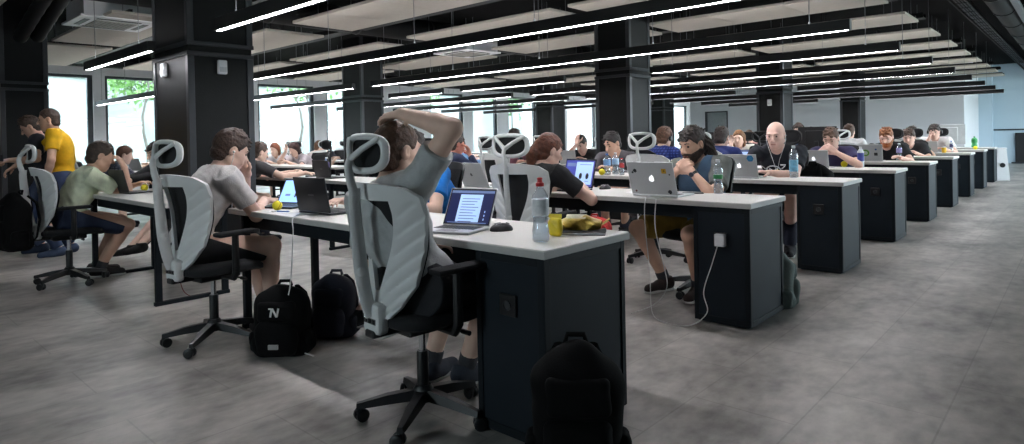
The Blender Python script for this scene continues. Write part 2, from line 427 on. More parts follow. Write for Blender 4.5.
for i in range(1, 8):
    y = YM(i)
    if i in (3, 6):
        light(-11.0, -9.3, y, 'hanging strip light of the far block above row %d, right of its column' % (i+1))
        light(-16.2, -12.6, y, 'hanging strip light of the far block above row %d, window side' % (i+1))
    else: light(-16.2, -9.3, y, 'long hanging strip light of the far block above row %d' % (i+1))
# column boxes
def wallbox(x, y, z, rz, lab):
    t = thing('sensor_box', lab, 'sensor', (x,y,z), rz, 'white boxes on the columns')
    mb = MB(); mb.box(-.045,.045,-.045,0,-.07,.07,.012); mb.build('casing', M_white, t)
    mb = MB(); mb.box(-.035,.035,-.05,-.044,-.05,.0,.003); mb.build('lens', mat('lens_grey', (190,192,195), .3), t)
wallbox(-6.37, 2.73, 2.0, PI/2, 'white sensor box facing the aisle on the nearest big column')
wallbox(-6.95, 2.42, 2.0, 0, 'white sensor box facing the viewer on the nearest big column')
wallbox(-5.1, 14.0, 1.9, 0, 'white sensor box on the column behind the bald man')
# ------------------------------------------------------------------ outdoors beyond the windows
mb = MB(); mb.box(-40, XW-.3, -8, 60, -.3, .1)
struct('ground', mb, mat('gravel_and_grass', (110,116,92), .9, var=.3, scale=3))
mb = MB(); mb.box(-25.3, -24.9, -8, 60, .1, 3.55); mb.box(-25.4, -24.8, -8, 60, 3.55, 3.66)
struct('wall_garden', mb, mat('garden_concrete', (132,138,138), .9, var=.2, scale=.8, bump=.2))
mb = MB(); mb.box(8, 40, -5, 40, -.3, .05); struct('ground_2', mb, MATS['gravel_and_grass'])
M_bark = mat('pale_bark', (84,80,74), .9, var=.3, scale=9)
M_leaf = [mat('leaf_a', (66,104,50), .7, var=.35, scale=4), mat('leaf_b', (88,124,66), .7, var=.35, scale=4)]
def tree(x, y, h, spread, seed, lab, nl=420, trunks=1):
    rnd = random.Random(seed)
    t = thing('tree', lab, 'tree', (x,y,.1), 0, 'trees outside the windows')
    tips = []
    mb = MB()
    for q in range(trunks):
        bx, by = (0, 0) if q == 0 else (rnd.uniform(-.2,.2), .5)
        pts = [(bx+.12*math.sin(i*.9+q+seed), by+.10*math.sin(i*1.3+seed*2+q), h*.8*i/7) for i in range(8)]
        mb.tube(pts, [.06-.005*i for i in range(8)], 8)
        for k in range(9):
            i = rnd.randint(5, 7); p = Vector(pts[i]); a = rnd.uniform(0, 2*PI); l = spread*rnd.uniform(.5, 1)
            e = p+Vector((math.cos(a)*l, math.sin(a)*l, l*rnd.uniform(.2, .8)))
            mb.tube([p, (p+e)/2+Vector((0,0,.1)), e], [.03,.02,.008], 5); tips += [e, (p+e)/2]
    mb.build('trunk', M_bark, t, 60)
    mb = MB()
    for k in range(nl):
        c = rnd.choice(tips)+Vector((rnd.gauss(0,.32), rnd.gauss(0,.32), rnd.gauss(0,.28)))
        u = Vector((rnd.gauss(0,1), rnd.gauss(0,1), rnd.gauss(0,1))).normalized(); w = u.orthogonal().normalized(); s = rnd.uniform(.07,.14)
        mb.add([c-u*s, c+w*s*.5, c+u*s, c-w*s*.5], [(0,1,2,3)])
    mb.build('foliage', M_leaf[seed % 2], t)
tree(-23.2, 7.4, 4.6, 1.5, 3, 'leafy tree outside the second window from the left', 900)
tree(-27.5, 4.6, 6., 1.9, 4, 'tall tree behind the garden wall at the far left', 1100)
tree(-22.6, 12.6, 5.0, 1.2, 5, 'slim curving double trunked tree outside the third window', 260, 2)
tree(-28., 11., 6., 2.1, 6, 'tall tree behind the garden wall seen over the third window', 1000)
tree(-23.3, 18.6, 4.9, 1.6, 7, 'bushy tree outside the windows behind the raised elbow', 1000)
tree(-23., 25.4, 4.8, 1.5, 8, 'tree outside the windows left of the wide middle column', 800)
tree(-27.6, 31., 6., 2., 9, 'tall tree behind the wall at the far end of the windows', 900)

# ------------------------------------------------------------------ desks
M_top = mat('desk_white_laminate', (214,212,207), .38, var=.02, scale=3)
M_edge = mat('desk_edge_band', (186,184,180), .5, var=.02)
M_ped = mat('desk_slate_panel', (25,33,40), .62, var=.1, scale=5, spec=.2)
M_ped2 = mat('desk_slate_frame', (20,26,31), .6, var=.06, spec=.2)
M_sock = mat('socket_black', (14,15,17), .35)
def table_top(x0, x1, y0, y1, par):
    mb = MB(); mb.m = 0; mb.box(x0, x1, y0, y1, ZT-.036, ZT, .004); 
    mb.m = 1; e = .0015; mb.box(x0-e, x1+e, y0-e, y1+e, ZT-.034, ZT-.006)
    return mb.build('tabletop', [M_top, M_edge], par)
def pedestal(x0, x1, y0, y1, par, sock=True):
    zt = ZT-.037
    mb = MB(); mb.box(x0, x1, y0, y1, 0.012, zt, .003); mb.box(x0+.02, x1-.02, y0+.02, y1-.02, 0, .012)
    p = mb.build('pedestal', M_ped, par)
    mb = MB(); e = .006; w = .03
    # raised border strips on the front and the end face
    for a, b in ((x0, x0+w), (x1-w, x1)): mb.box(a, b, y0-e, y0, .012, zt, .002)
    mb.box(x0+w, x1-w, y0-e, y0, .012, .05, .002); mb.box(x0+w, x1-w, y0-e, y0, zt-.035, zt, .002)
    for a, b in ((y0-e, y0+w), (y1-w, y1)): mb.box(x1, x1+e, a, b, .012, zt, .002)
    mb.box(x1, x1+e, y0+w, y1-w, .012, .05, .002); mb.box(x1, x1+e, y0+w, y1-w, zt-.035, zt, .002)
    mb.build('panel_border', M_ped2, p)
    if sock:
        xc = (x0+x1)/2+.0; zc = .555
        mb = MB(); mb.box(xc-.045, xc+.045, y0-.014, y0, zc-.045, zc+.045, .006); s = mb.build('power_socket', M_sock, par)
        mb = MB(); mb.lathe([(.021,0),(.021,.004),(.017,.004),(.017,.0005)], 16, (0,0,0), Matrix.Translation((xc, y0-.0142, zc)) @ Matrix.Rotation(PI/2, 4, 'X')); mb.build('socket_ring', mat('socket_grey', (48,50,53), .4), s)
def leg_frame(x, y0, y1, par):
    mb = MB(); w = .022
    mb.box(x-w, x+w, y0+.03, y0+.03+2*w, .03, ZT-.037, .003); mb.box(x-w, x+w, y1-.03-2*w, y1-.03, .03, ZT-.037, .003)
    mb.box(x-w, x+w, y0+.02, y1-.02, 0, .03, .004); mb.box(x-w, x+w, y0+.08, y1-.08, ZT-.08, ZT-.037, .003)
    mb.build('leg_frame', M_ped2, par)
def apron(x0, x1, y0, y1, par):
    mb = MB(); mb.box(x0, x1, y0+.085, y0+.105, ZT-.13, ZT-.037, .003); mb.box(x0, x1, y1-.105, y1-.085, ZT-.13, ZT-.037, .003)
    mb.build('apron', M_ped2, par)
def desk(x0, x1, y0, lab, ped=True, legs=None, sock=True, dd=D, grp='white desks in rows'):
    t = thing('desk', lab, 'desk', (x1, y0, 0), 0, grp)
    # built in local coordinates with the end at the origin
    a = x0-x1; table_top(a, 0, 0, dd, t)
    if ped:
        pedestal(-.393, -.02, .02, dd-.02, t, sock); apron(a+.1, -.4, 0, dd, t)
    else: apron(a+.1, -.1, 0, dd, t)
    for l in (legs or []): leg_frame(l-x1, 0, dd, t)
    return t
desk(-4.32, XE, YN(0), 'nearest white topped desk with dark pedestal at its right end', True, [-4.18])
desk(-7.05, -5.1, 1.70, 'white desk on black legs in the left foreground before the column', False, [-6.93,-5.3])
names = ['', 'second desk row, under the laptop with stickers', 'third desk row, before the bald man', 'fourth desk row, before the man resting his chin', 'fifth desk row, before the ginger bearded man', 'sixth desk row, before the young person in black', 'seventh desk row, before the man wearing headphones', 'eighth desk row, under the white monitor', 'ninth desk row, farthest but one', 'tenth desk row, farthest of all']
for i in range(1, 9):
    y = YN(i)
    if i in (3, 6):
        desk(-4.55, XE, y, 'white desk in the %s row, right of the column' % ord_(i), True, [-4.4])
        desk(-8.6, -5.75 if i == 3 else -5.6, y, 'white desk of the %s row, left of the column' % ord_(i), False, [-8.5,-5.9])
    else: desk(-8.6, XE, y, 'long white desk, '+names[i], True, [-8.5,-6.6,-4.6] if i > 1 else [-8.5,-6.4,-4.3])
for i in range(1, 7):
    y = YN(i)-(.35 if i == 1 else 0)
    if i in (3, 6): desk(-16, -12.5, y, 'far block desk in the %s row beside the windows' % ord_(i), False, [-15.8,-12.7])
    else: desk(-16, -9.5, y, 'far block desk in the %s row, left side of the room' % ord_(i), False, [-15.8,-12.7,-9.7])

# ------------------------------------------------------------------ ergonomic chair
M_shell = mat('chair_shell_light_grey', (216,217,216), .45, var=.02)
M_mesh = mat('chair_black_mesh', (17,18,21), .8, bump=.4, bscale=400)
M_seat = mat('chair_black_fabric', (22,23,26), .9, bump=.4, bscale=300)
M_plastic = mat('chair_black_plastic', (20,21,23), .38)
M_chrome = mat('chrome', (190,192,196), .18, 1.)
def arms(t):
    for s in (-1, 1):
        mb = MB()
        mb.tube([(s*.12,0,.43),(s*.25,-.01,.435),(s*.272,-.01,.47),(s*.272,-.01,.69)], [.018,.02,.022,.02], 8)
        ar = mb.build('armrest', M_plastic, t, 40)
        mb = MB(); mb.box(s*.272-.042, s*.272+.042, -.13, .13, .69, .717, .012); mb.build('arm_pad', M_seat, ar, 40)
def chair_proto(lab, mats=(None, None), rest=True):
    shell, pad = mats[0] or M_shell, mats[1] or M_mesh
    t = thing('office_chair', lab, 'chair', (0,0,0), 0, 'ergonomic office chairs')
    mb = MB(); mb.lathe([(.03,.075),(.046,.08),(.046,.13),(.032,.15)], 16)
    for k in range(5):
        a = 2*PI*k/5+.3; d = Vector((math.cos(a), math.sin(a), 0)); s = Vector((-d.y, d.x, 0))
        sec = [(.03,.11,.03,.022),(.16,.095,.026,.019),(.268,.075,.018,.013),(.292,.072,.015,.012)]
        vs = []
        for r, z, w, h in sec:
            c = d*r+Vector((0,0,z))
            vs += [c-s*w-Vector((0,0,h)), c+s*w-Vector((0,0,h)), c+s*w*.7+Vector((0,0,h)), c-s*w*.7+Vector((0,0,h))]
        fs = []
        for i in range(3):
            for q in range(4):
                A = i*4+q; B = i*4+(q+1) % 4; fs.append((A, B, B+4, A+4))
        fs += [(3,2,1,0), (12,13,14,15)]
        mb.add(vs, fs)
    base = fixn(mb.build('base', M_plastic, t, 35))
    for k in range(5):
        a = 2*PI*k/5+.3; d = Vector((math.cos(a), math.sin(a), 0))
        Mx = Matrix.Translation(d*.283) @ rot_z(a+.7+k)
        mb = MB(); W = Matrix.Rotation(PI/2, 4, 'X')
        for o in (-.026, .006):
            mb.lathe([(.012,0),(.024,.0),(.029,.004),(.029,.016),(.024,.02),(.012,.02)], 14, (0,0,0), Mx @ Matrix.Translation((0.012,o+.02,.0295)) @ W)
        mb.tube([Mx @ Vector((0,0,.03)), Mx @ Vector((0,0,.066))], .009, 8)
        mb.build('caster', M_plastic, t, 40)
    mb = MB(); mb.m = 0; mb.lathe([(.027,.12),(.027,.29),(.024,.3)], 16); mb.m = 1; mb.lathe([(.016,.29),(.016,.42)], 14)
    mb.build('gas_lift', [M_plastic, M_chrome], t, 40)
    mb = MB(); mb.box(-.11,.11,-.14,.12,.405,.445,.012); mb.tube([(.1,.05,.42),(.23,.06,.415)], .006, 6); mb.tube([(.21,.06,.415),(.26,.06,.415)], .011, 8)
    mb.box(-.035,.035,-.27,-.1,.415,.45,.01)
    mb.build('tilt_mechanism', M_plastic, t)
    # seat: rounded slab with waterfall front edge
    mb = MB()
    def seatfn(u, v):
        an = 2*PI*u; lv = [(0,.448),(.9,.448),(1.,.462),(1.0,.487),(.94,.503),(.6,.507),(0,.503)][int(round(v*6))]
        c, s = math.cos(an), math.sin(an); e = .5
        x = math.copysign(abs(c)**e, c)*.235*lv[0]; y = math.copysign(abs(s)**e, s)*.235*lv[0]+.02
        z = lv[1]-max(0, y-.14)**2*2.2 + .05*x*x
        return (x, y, z)
    mb.grid(seatfn, 40, 7, True); fixn(mb.build('seat', M_seat, t, 50))
    # back shell
    zb, zt_ = .50, 1.045
    def cen(v):
        z = zb+(zt_-zb)*v
        y = -.225-.02*v+.03*math.sin(v*PI*1.0)-.05*max(0, v-.55)**1.5*1.5
        return y, z
    def hw(v):
        pts = [(0,.08),(.08,.125),(.25,.18),(.5,.208),(.8,.232),(.93,.23),(1,.185)]
        for (a, b), (c, d) in zip(pts, pts[1:]):
            if v <= c: return b+(d-b)*(v-a)/(c-a)
        return pts[-1][1]
    def bp(u, v, off=0.):
        y, z = cen(v); w = hw(v); x = u*w
        return Vector((x, y+.12*(x/.25)**2+off, z+(.02*(1-u*u) if v > .9 else 0)*(v-.9)*10))
    NU, NV = 53, 61
    def lim(v):
        k = min(1, max(0, (v-.2)/.7)); return .10+.40*math.sin(min(1, k*1.1)*PI/2)
    def um(a, v):
        q = 2*a-1; l = lim(v)
        return q*2*l if abs(q) < .5 else math.copysign(l+(abs(q)-.5)*2*(1-l), q)
    def hole(i, j):
        u = 2*(i+.5)/(NU-1)-1; v = (j+.5)/(NV-1)
        return abs(u) < .5 and .2 < v < .9
    def rib(u, v):
        q = (v*7.5-abs(u)*2.4) % 1.
        return -.009*math.exp(-((q-.5)/.13)**2) if abs(u) > lim(v)+.06 and v < .9 else 0
    mb = MB()
    mb.grid(lambda a, b: bp(um(a, b), b, -.012-rib(um(a, b), b)), NU, NV, skip=hole)
    nb = len(mb.v)
    mb.grid(lambda a, b: bp(um(a, b), b, .008), NU, NV, skip=hole)
    # close all open edges between the two skins
    cnt = {}
    for f in [f for f in mb.f if max(f) < nb]:
        for q in range(4):
            e = (f[q], f[(q+1) % 4]); key = tuple(sorted(e)); cnt.setdefault(key, []).append(e)
    for key, es in cnt.items():
        if len(es) == 1:
            a, b = es[0]; mb.f.append((b, a, a+nb, b+nb)); mb.mi.append(0)
    sh = fixn(mb.build('back_shell', shell, t, 40))
    mb = MB(); mb.grid(lambda a, b: bp((2*a-1)*.93, .1+.83*b, .024+.012*math.sin(b*PI)), 21, 25)
    nb = len(mb.v); mb.grid(lambda a, b: bp((2*a-1)*.93, .1+.83*b, .012), 21, 25)
    fixn(mb.build('back_mesh', pad, t, 60))
    # spine, lower block and buttons
    mb = MB(); sec = []
    for k in range(15):
        v = k/14; y, z = cen(.02+.98*v)
        sec.append((0, y-.03-.02*v-.06*math.sin(v*PI)**.8, z))
    mb.tube(sec, [.034-.012*abs(k/14-.35) for k in range(15)], 10, flat=.5)
    mb.ball((0, sec[5][1]-.004, sec[5][2]), .027, 14, 8)
    mb.build('spine', shell, t, 50)
    mb = MB(); mb.box(-.062,.062,-.262,-.205,.43,.56,.018); bl = mb.build('lumbar_block', shell, t)
    mb = MB(); mb.box(-.045,.045,-.266,-.261,.475,.5,.002); mb.build('chrome_plate', M_chrome, bl)
    mb = MB()
    for q in (-.03, .0, .03): mb.box(q-.009,q+.009,-.269,-.266,.479,.496,.001)
    mb.build('adjust_button', M_plastic, bl)
    # headrest
    if not rest: arms(t); return t
    st = Vector(sec[-1])
    mb = MB(); mb.tube([st+Vector((0,.0,-.04)), st+Vector((0,-.02,.03)), st+Vector((0,-.03,.09)), st+Vector((0,-.015,.135))], [.021,.02,.018,.016], 10, flat=.7)
    hz, hy = 1.185, st.y+.035
    for s in (-1, 1):
        mb.tube([st+Vector((0,-.018,.12)), Vector((s*.05, hy-.03, hz+.02)), Vector((s*.115, hy+.01, hz+.062))], [.015,.013,.012], 8)
    mb.build('headrest_stem', shell, t, 50)
    mb = MB(); n = 40; ring = []
    def loop(an, sx, sz):
        c, s = math.cos(an), math.sin(an); e = .62
        x = math.copysign(abs(c)**e, c)*sx*(1-.1*(s < 0)*abs(s)); z = math.copysign(abs(s)**e, s)*sz
        return Vector((x, hy+1.6*x*x, hz+z))
    def rfn(u, v):
        p = loop(2*PI*u, .148, .085); q = loop(2*PI*u, .118, .057)
        a = 2*PI*v; m = (p+q)/2; dv = (p-q)/2
        return m+dv*math.cos(a)+Vector((0, .017*math.sin(a), 0))
    mb.grid(rfn, n, 11, True)
    hr = fixn(mb.build('headrest_frame', shell, t, 60))
    mb = MB(); mb.grid(lambda u, v: loop(2*PI*u, .12*v+.0005, .06*v+.0003)+Vector((0,.012+.008*(1-v),0)), n, 6, True)
    mb.grid(lambda u, v: loop(2*PI*u, .12*v+.0005, .06*v+.0003)+Vector((0,.004,0)), n, 6, True)
    fixn(mb.build('headrest_pad', pad, t, 60))
    arms(t)
    return t
CHAIR = []
M_shell2 = mat('chair_shell_black', (26,27,30), .5)
def chair(x, y, face, lab, black=False):
    key = int(black)
    for k, c in CHAIR:
        if k == key: return dup(c, (x, y, 0), R(face-90), lab)
    c = chair_proto(lab, (M_shell2, None) if black else (None, None), key != 2); CHAIR.append((key, c))
    c.location = (x, y, 0); c.rotation_euler = (0,0,R(face-90)); return c

# ------------------------------------------------------------------ laptops
M_alu = mat('laptop_aluminium', (196,198,200), .38, .25, var=.02)
M_dark = mat('laptop_dark', (36,37,41), .4, .3)
M_key = mat('laptop_keys', (24,25,28), .5)
S_navy = emat('screen_navy', (22,30,66), .55); S_page = emat('screen_page', (150,178,220), .62); S_text = emat('screen_text', (88,104,140), .6); S_lite = emat('screen_light_blue', (128,168,226), .95); S_dark = emat('screen_ink', (18,20,30), .3); S_viol = emat('screen_violet', (52,58,132), .7)
M_logo = emat('lit_logo', (244,248,252), 1.0); M_logod = mat('dark_logo', (96,97,100), .3, .6)
def screen_mesh(kind, w, h, lid):
    mb = MB(); e = .0006
    def rect(x0, x1, z0, z1, m, d):
        mb.m = m; mb.box(x0, x1, -.0035-d, -.003, z0, z1)
    if kind == 'doc':
        rect(-w/2, w/2, .012, h-.008, 0, 0); rect(-w/2, w/2, h-.022, h-.009, 2, e); rect(-w*.27, w*.26, .02, h-.03, 1, e)
        for k in range(9): rect(-w*.21, w*(.2-.05*(k % 3)), h-.055-k*.015, h-.051-k*.015, 2, 2*e)
        for k in range(3): rect(w*.36, w*.38, .03+k*.02, .04+k*.02, 1, e)
        rect(-w*.45, w*.45, .013, .018, 2, e)
        ms = [S_navy, S_page, S_text]
    elif kind == 'figures':
        rect(-w/2, w/2, .012, h-.008, 0, 0); rect(-w*.12, w*.46, .03, h-.02, 1, e)
        rect(-w*.45, -w*.14, h-.06, h-.03, 2, e)
        for q in (0, .23): rect(w*(.02+q), w*(.12+q), .085, .115, 3, 2*e); rect(w*(.04+q), w*(.1+q), .075, .125, 3, 3*e)
        for q in (0, .23): rect(w*(.01+q), w*(.13+q), .055, .06, 2, 2*e)
        rect(w*.0, w*.4, h-.045, h-.04, 2, 2*e)
        ms = [S_viol, S_page, S_text, S_dark]
    elif kind == 'light':
        rect(-w/2, w/2, .012, h-.008, 0, 0); rect(-w*.06, -w*.01, .05, h-.045, 2, e); rect(-w*.04, w*.12, .09, .102, 2, 2*e); rect(-w*.35, -w*.2, .06, .075, 1, e)
        ms = [S_lite, S_text, S_dark]
    else:
        rect(-w/2, w/2, .012, h-.008, 0, 0); rect(-w*.4, w*.1, .04, h-.05, 1, e); ms = [S_dark, S_text]
    return mb.build('screen', ms, lid)
def logo_mesh(par, y, z, s, m):
    # round bitten fruit outline with a leaf
    pts = []
    for k in range(40):
        a = PI/2+2*PI*k/40; r = 1-.16*math.exp(-((k if k < 20 else 40-k)/2.2)**2)-.08*math.exp(-((k-20)/2.5)**2)
        x, zz = r*math.cos(a)*.92, r*math.sin(a)
        d = math.hypot(x-1.12, zz-.12)
        if d < .5:
            x = 1.12+(x-1.12)/max(d,1e-3)*.5; zz = .12+(zz-.12)/max(d,1e-3)*.5
        pts.append((-x*s, zz*s))
    mb = MB(); Mx = Matrix.Translation((0, y, z)) @ Matrix.Rotation(PI/2, 4, 'X')
    mb.prism(pts, -.0008, .0006, Mx)
    lf = [(.05,1.0),(.1,1.3),(.38,1.52),(.36,1.22),(.2,1.04)]
    mb.prism([(-a*s, b*s) for a, b in lf], -.0008, .0006, Mx)
    return mb.build('lid_logo', m, par)
def laptop(x, y, face, lab, style='silver', scr='doc', ang=105, logo='lit', w=.315, d=.22, z=ZT):
    t = thing('laptop', lab, 'laptop', (x, y, z), R(face-90), 'laptops on the desks')   # user side is -Y in local space
    m = M_alu if style == 'silver' else M_dark
    mb = MB(); mb.box(-w/2, w/2, -d/2, d/2, .002, .015, .005)
    for a in (-1, 1):
        for b in (-1, 1): mb.box(a*w*.4-.012, a*w*.4+.012, b*d*.4-.006, b*d*.4+.006, 0, .003)
    b = mb.build('base', m, t)
    mb = MB()
    for r in range(5):
        for c in range(13): mb.box(-w*.42+c*w*.0648, -w*.42+c*w*.0648+w*.056, -d*.07+r*d*.098, -d*.07+r*d*.098+d*.085, .0149, .0164)
    mb.build('keyboard', M_key, b)
    mb = MB(); mb.box(-.05, .05, -d*.45, -d*.14, .0149, .0156, .0003); mb.build('trackpad', M_logod if style == 'silver' else M_key, b)
    mb = MB(); h = d*.98; mb.box(-w/2, w/2, -.003, .005, .004, h, .0028)
    lid = mb.build('lid', m, t); lid.location = (0, d/2-.004, .013); lid.rotation_euler = (-R(ang-90), 0, 0)
    mb = MB(); mb.box(-w/2+.004, w/2-.004, -.0033, -.0028, .007, h-.004); mb.build('bezel', M_key, lid)
    screen_mesh(scr, w-.022, h-.006, lid)
    if logo == 'lit': logo_mesh(lid, .0056, h*.5, .02, M_logo).rotation_euler = (0,0,0)
    elif logo == 'dark': logo_mesh(lid, .0056, h*.5, .016, M_logod)
    elif logo == 'bar':
        mb = MB(); mb.box(-.03,.03,.0045,.0056,h*.5-.005,h*.5+.005); mb.build('lid_logo', M_logod, lid)
    return t, lid
def sticker(lid, x, z, s, rgb, shape='disc', name='sticker', nm=None):
    mb = MB(); Mx = Matrix.Translation((x, .0056, z)) @ Matrix.Rotation(PI/2, 4, 'X')
    if shape == 'disc':
        poly = [(s*math.cos(2*PI*k/20), s*math.sin(2*PI*k/20)) for k in range(20)]
    elif shape == 'hex': poly = [(s*math.cos(2*PI*k/6), s*math.sin(2*PI*k/6)) for k in range(6)]
    elif shape == 'square': poly = [(-s,-s),(s,-s),(s,s),(-s,s)]
    else: poly = [(-s,-s*.4),(-s*.2,-s),(s,-s*.1),(s*.5,s*.6),(-s*.1,s),(-s*.9,s*.5)]
    mb.prism(poly, -.0006, .0006, Mx)
    return mb.build(name, mat('sticker_%d_%d_%d' % rgb, rgb, .5, var=.05), lid)
# ------------------------------------------------------------------ smooth solids from distance fields
def V3(*a): return np.array(a, float)
def nrm(v): v = np.asarray(v, float); return v/max(1e-9, np.linalg.norm(v))
class Field:
    def __init__(s): s.ops = []
    def _a(s, kind, lo, hi, fn, k): s.ops.append((kind, np.asarray(lo, float), np.asarray(hi, float), fn, k)); return s
    def cone(s, a, b, r1, r2, k=.02, op='u', flat=None):
        a = np.asarray(a, float); b = np.asarray(b, float); d = b-a; L2 = max(1e-12, d@d); rm = max(r1, r2)
        def fn(X, Y, Z):
            px, py, pz = X-a[0], Y-a[1], Z-a[2]
            t = np.clip((px*d[0]+py*d[1]+pz*d[2])/L2, 0, 1)
            qx, qy, qz = px-t*d[0], py-t*d[1], pz-t*d[2]
            if flat is not None:
                ax, f = flat; e = qx*ax[0]+qy*ax[1]+qz*ax[2]
                return np.sqrt(qx*qx+qy*qy+qz*qz+e*e*(1/(f*f)-1))-(r1+(r2-r1)*t)
            return np.sqrt(qx*qx+qy*qy+qz*qz)-(r1+(r2-r1)*t)
        return s._a(op, np.minimum(a, b)-rm, np.maximum(a, b)+rm, fn, k)
    def capped(s, a, b, r1, r2, k=.01, op='u'):
        a = np.asarray(a, float); b = np.asarray(b, float); d = b-a; L = np.linalg.norm(d); d = d/L; rm = max(r1, r2)
        def fn(X, Y, Z):
            px, py, pz = X-a[0], Y-a[1], Z-a[2]
            t = px*d[0]+py*d[1]+pz*d[2]
            q = np.sqrt(np.maximum(0, px*px+py*py+pz*pz-t*t))-(r1+(r2-r1)*np.clip(t/L, 0, 1))
            return np.maximum(q, np.maximum(t-L, -t-r1*.8))
        return s._a(op, np.minimum(a, b)-rm*1.3, np.maximum(a, b)+rm*1.3, fn, k)
    def ell(s, c, fr, r, k=.02, op='u', cut=None):
        c = np.asarray(c, float); A = [nrm(x) for x in fr]; rm = max(r)
        def fn(X, Y, Z):
            px, py, pz = X-c[0], Y-c[1], Z-c[2]
            q = [px*a[0]+py*a[1]+pz*a[2] for a in A]
            k0 = np.sqrt(sum((q[i]/r[i])**2 for i in range(3))); k1 = np.sqrt(sum((q[i]/r[i]**2)**2 for i in range(3)))+1e-9
            d = k0*(k0-1)/k1
            if cut is not None:
                for (n, off) in cut: d = np.maximum(d, q[0]*n[0]+q[1]*n[1]+q[2]*n[2]-off)
            return d
        return s._a(op, c-rm, c+rm, fn, k)
    def rbox(s, c, fr, h, rad, k=.01, op='u'):
        c = np.asarray(c, float); A = [nrm(x) for x in fr]; rm = float(np.linalg.norm(h))
        def fn(X, Y, Z):
            px, py, pz = X-c[0], Y-c[1], Z-c[2]
            q = [np.abs(px*a[0]+py*a[1]+pz*a[2])-(h[i]-rad) for i, a in enumerate(A)]
            o = np.sqrt(sum(np.maximum(x, 0)**2 for x in q)); return o+np.minimum(0, np.maximum(q[0], np.maximum(q[1], q[2])))-rad
        return s._a(op, c-rm, c+rm, fn, k)
    def half(s, p, n, k=.0):
        p = np.asarray(p, float); n = nrm(n)
        return s._a('h', None if False else p, p, lambda X, Y, Z: (X-p[0])*n[0]+(Y-p[1])*n[1]+(Z-p[2])*n[2], k)
    def folds(s, amp, freq, seed):
        def fn(X, Y, Z):
            f = freq
            w = np.sin(X*f*.6+seed)+np.sin(Y*f*.7+1.7*seed)
            return amp*(np.sin(Z*f+1.6*w+seed)*np.sin(X*f*.5+Y*f*.6+seed*2)+.5*np.sin(Z*f*1.9+X*f*1.3+Y*f*1.1+w*2))
        return s._a('n', V3(0,0,0), V3(0,0,0), fn, 0)
    def mesh(s, h):
        us = [o for o in s.ops if o[0] == 'u']
        lo = np.min([o[1]-o[4] for o in us], axis=0)-3*h-.01; hi = np.max([o[2]+o[4] for o in us], axis=0)+3*h+.01
        n = np.ceil((hi-lo)/h).astype(int)+1
        F = np.full(n, .3, np.float32)
        ax = [lo[i]+h*np.arange(n[i]) for i in range(3)]
        for kind, a, b, fn, k in s.ops:
            if kind in 'hn': sl = [slice(0, n[i]) for i in range(3)]
            else:
                m = k+2*h+(.03 if kind == 'u' else .01)
                i0 = np.maximum(0, np.floor((a-m-lo)/h).astype(int)); i1 = np.minimum(n, np.ceil((b+m-lo)/h).astype(int)+1)
                sl = [slice(i0[i], i1[i]) for i in range(3)]
                if any(x.stop <= x.start for x in sl): continue
            X = ax[0][sl[0]][:, None, None]; Y = ax[1][sl[1]][None, :, None]; Z = ax[2][sl[2]][None, None, :]
            d = fn(X, Y, Z); G = F[tuple(sl)]
            if kind == 'u':
                if k > 0: e = np.maximum(k-np.abs(G-d), 0)/k; R_ = np.minimum(G, d)-e*e*k*.25
                else: R_ = np.minimum(G, d)
            elif kind == 's':
                d = -d
                if k > 0: e = np.maximum(k-np.abs(G-d), 0)/k; R_ = np.maximum(G, d)+e*e*k*.25
                else: R_ = np.maximum(G, d)
            elif kind == 'h': R_ = np.maximum(G, d)
            else: R_ = G+d
            F[tuple(sl)] = R_
        return nets(F, lo, h)
def nets(F, lo, h):
    ins = F < 0
    c = [ins[i:F.shape[0]-1+i, j:F.shape[1]-1+j, k:F.shape[2]-1+k] for i in (0,1) for j in (0,1) for k in (0,1)]
    sm = sum(x.astype(np.int8) for x in c)
    act = (sm > 0) & (sm < 8)
    I = np.argwhere(act)
    idx = np.full(act.shape, -1, np.int32); idx[act] = np.arange(len(I))
    off = np.array([(i,j,k) for i in (0,1) for j in (0,1) for k in (0,1)])
    val = np.stack([F[I[:,0]+o[0], I[:,1]+o[1], I[:,2]+o[2]] for o in off], 1)
    S = np.zeros((len(I), 3)); N = np.zeros(len(I))
    for a in range(8):
        for b in range(a+1, 8):
            if np.abs(off[a]-off[b]).sum() != 1: continue
            va, vb = val[:, a], val[:, b]; m = (va < 0) != (vb < 0)
            t = np.where(m, va/np.where(m, va-vb, 1), 0)[:, None]
            S += np.where(m[:, None], off[a]+t*(off[b]-off[a]), 0); N += m
    P_ = lo+h*(I+S/np.maximum(N, 1)[:, None])
    quads = []
    for axis in range(3):
        o1, o2 = [(1,2),(2,0),(0,1)][axis]
        sl0 = [slice(1,-1)]*3; sl0[axis] = slice(0, -1); sl1 = list(sl0); sl1[axis] = slice(1, None)
        A = ins[tuple(sl0)]; B = ins[tuple(sl1)]
        for flip in (0, 1):
            m = (A & ~B) if flip == 0 else (~A & B)
            J = np.argwhere(m)+np.array([1 if q != axis else 0 for q in range(3)])
            if not len(J): continue
            def cell(d1, d2):
                K = J.copy(); K[:, o1] -= d1; K[:, o2] -= d2
                return idx[K[:,0], K[:,1], K[:,2]]
            q = np.stack([cell(1,1), cell(0,1), cell(0,0), cell(1,0)], 1)
            if flip: q = q[:, ::-1]
            quads.append(q)
    Q = np.concatenate(quads) if quads else np.zeros((0,4), int)
    Q = Q[(Q >= 0).all(1)]
    return P_, Q
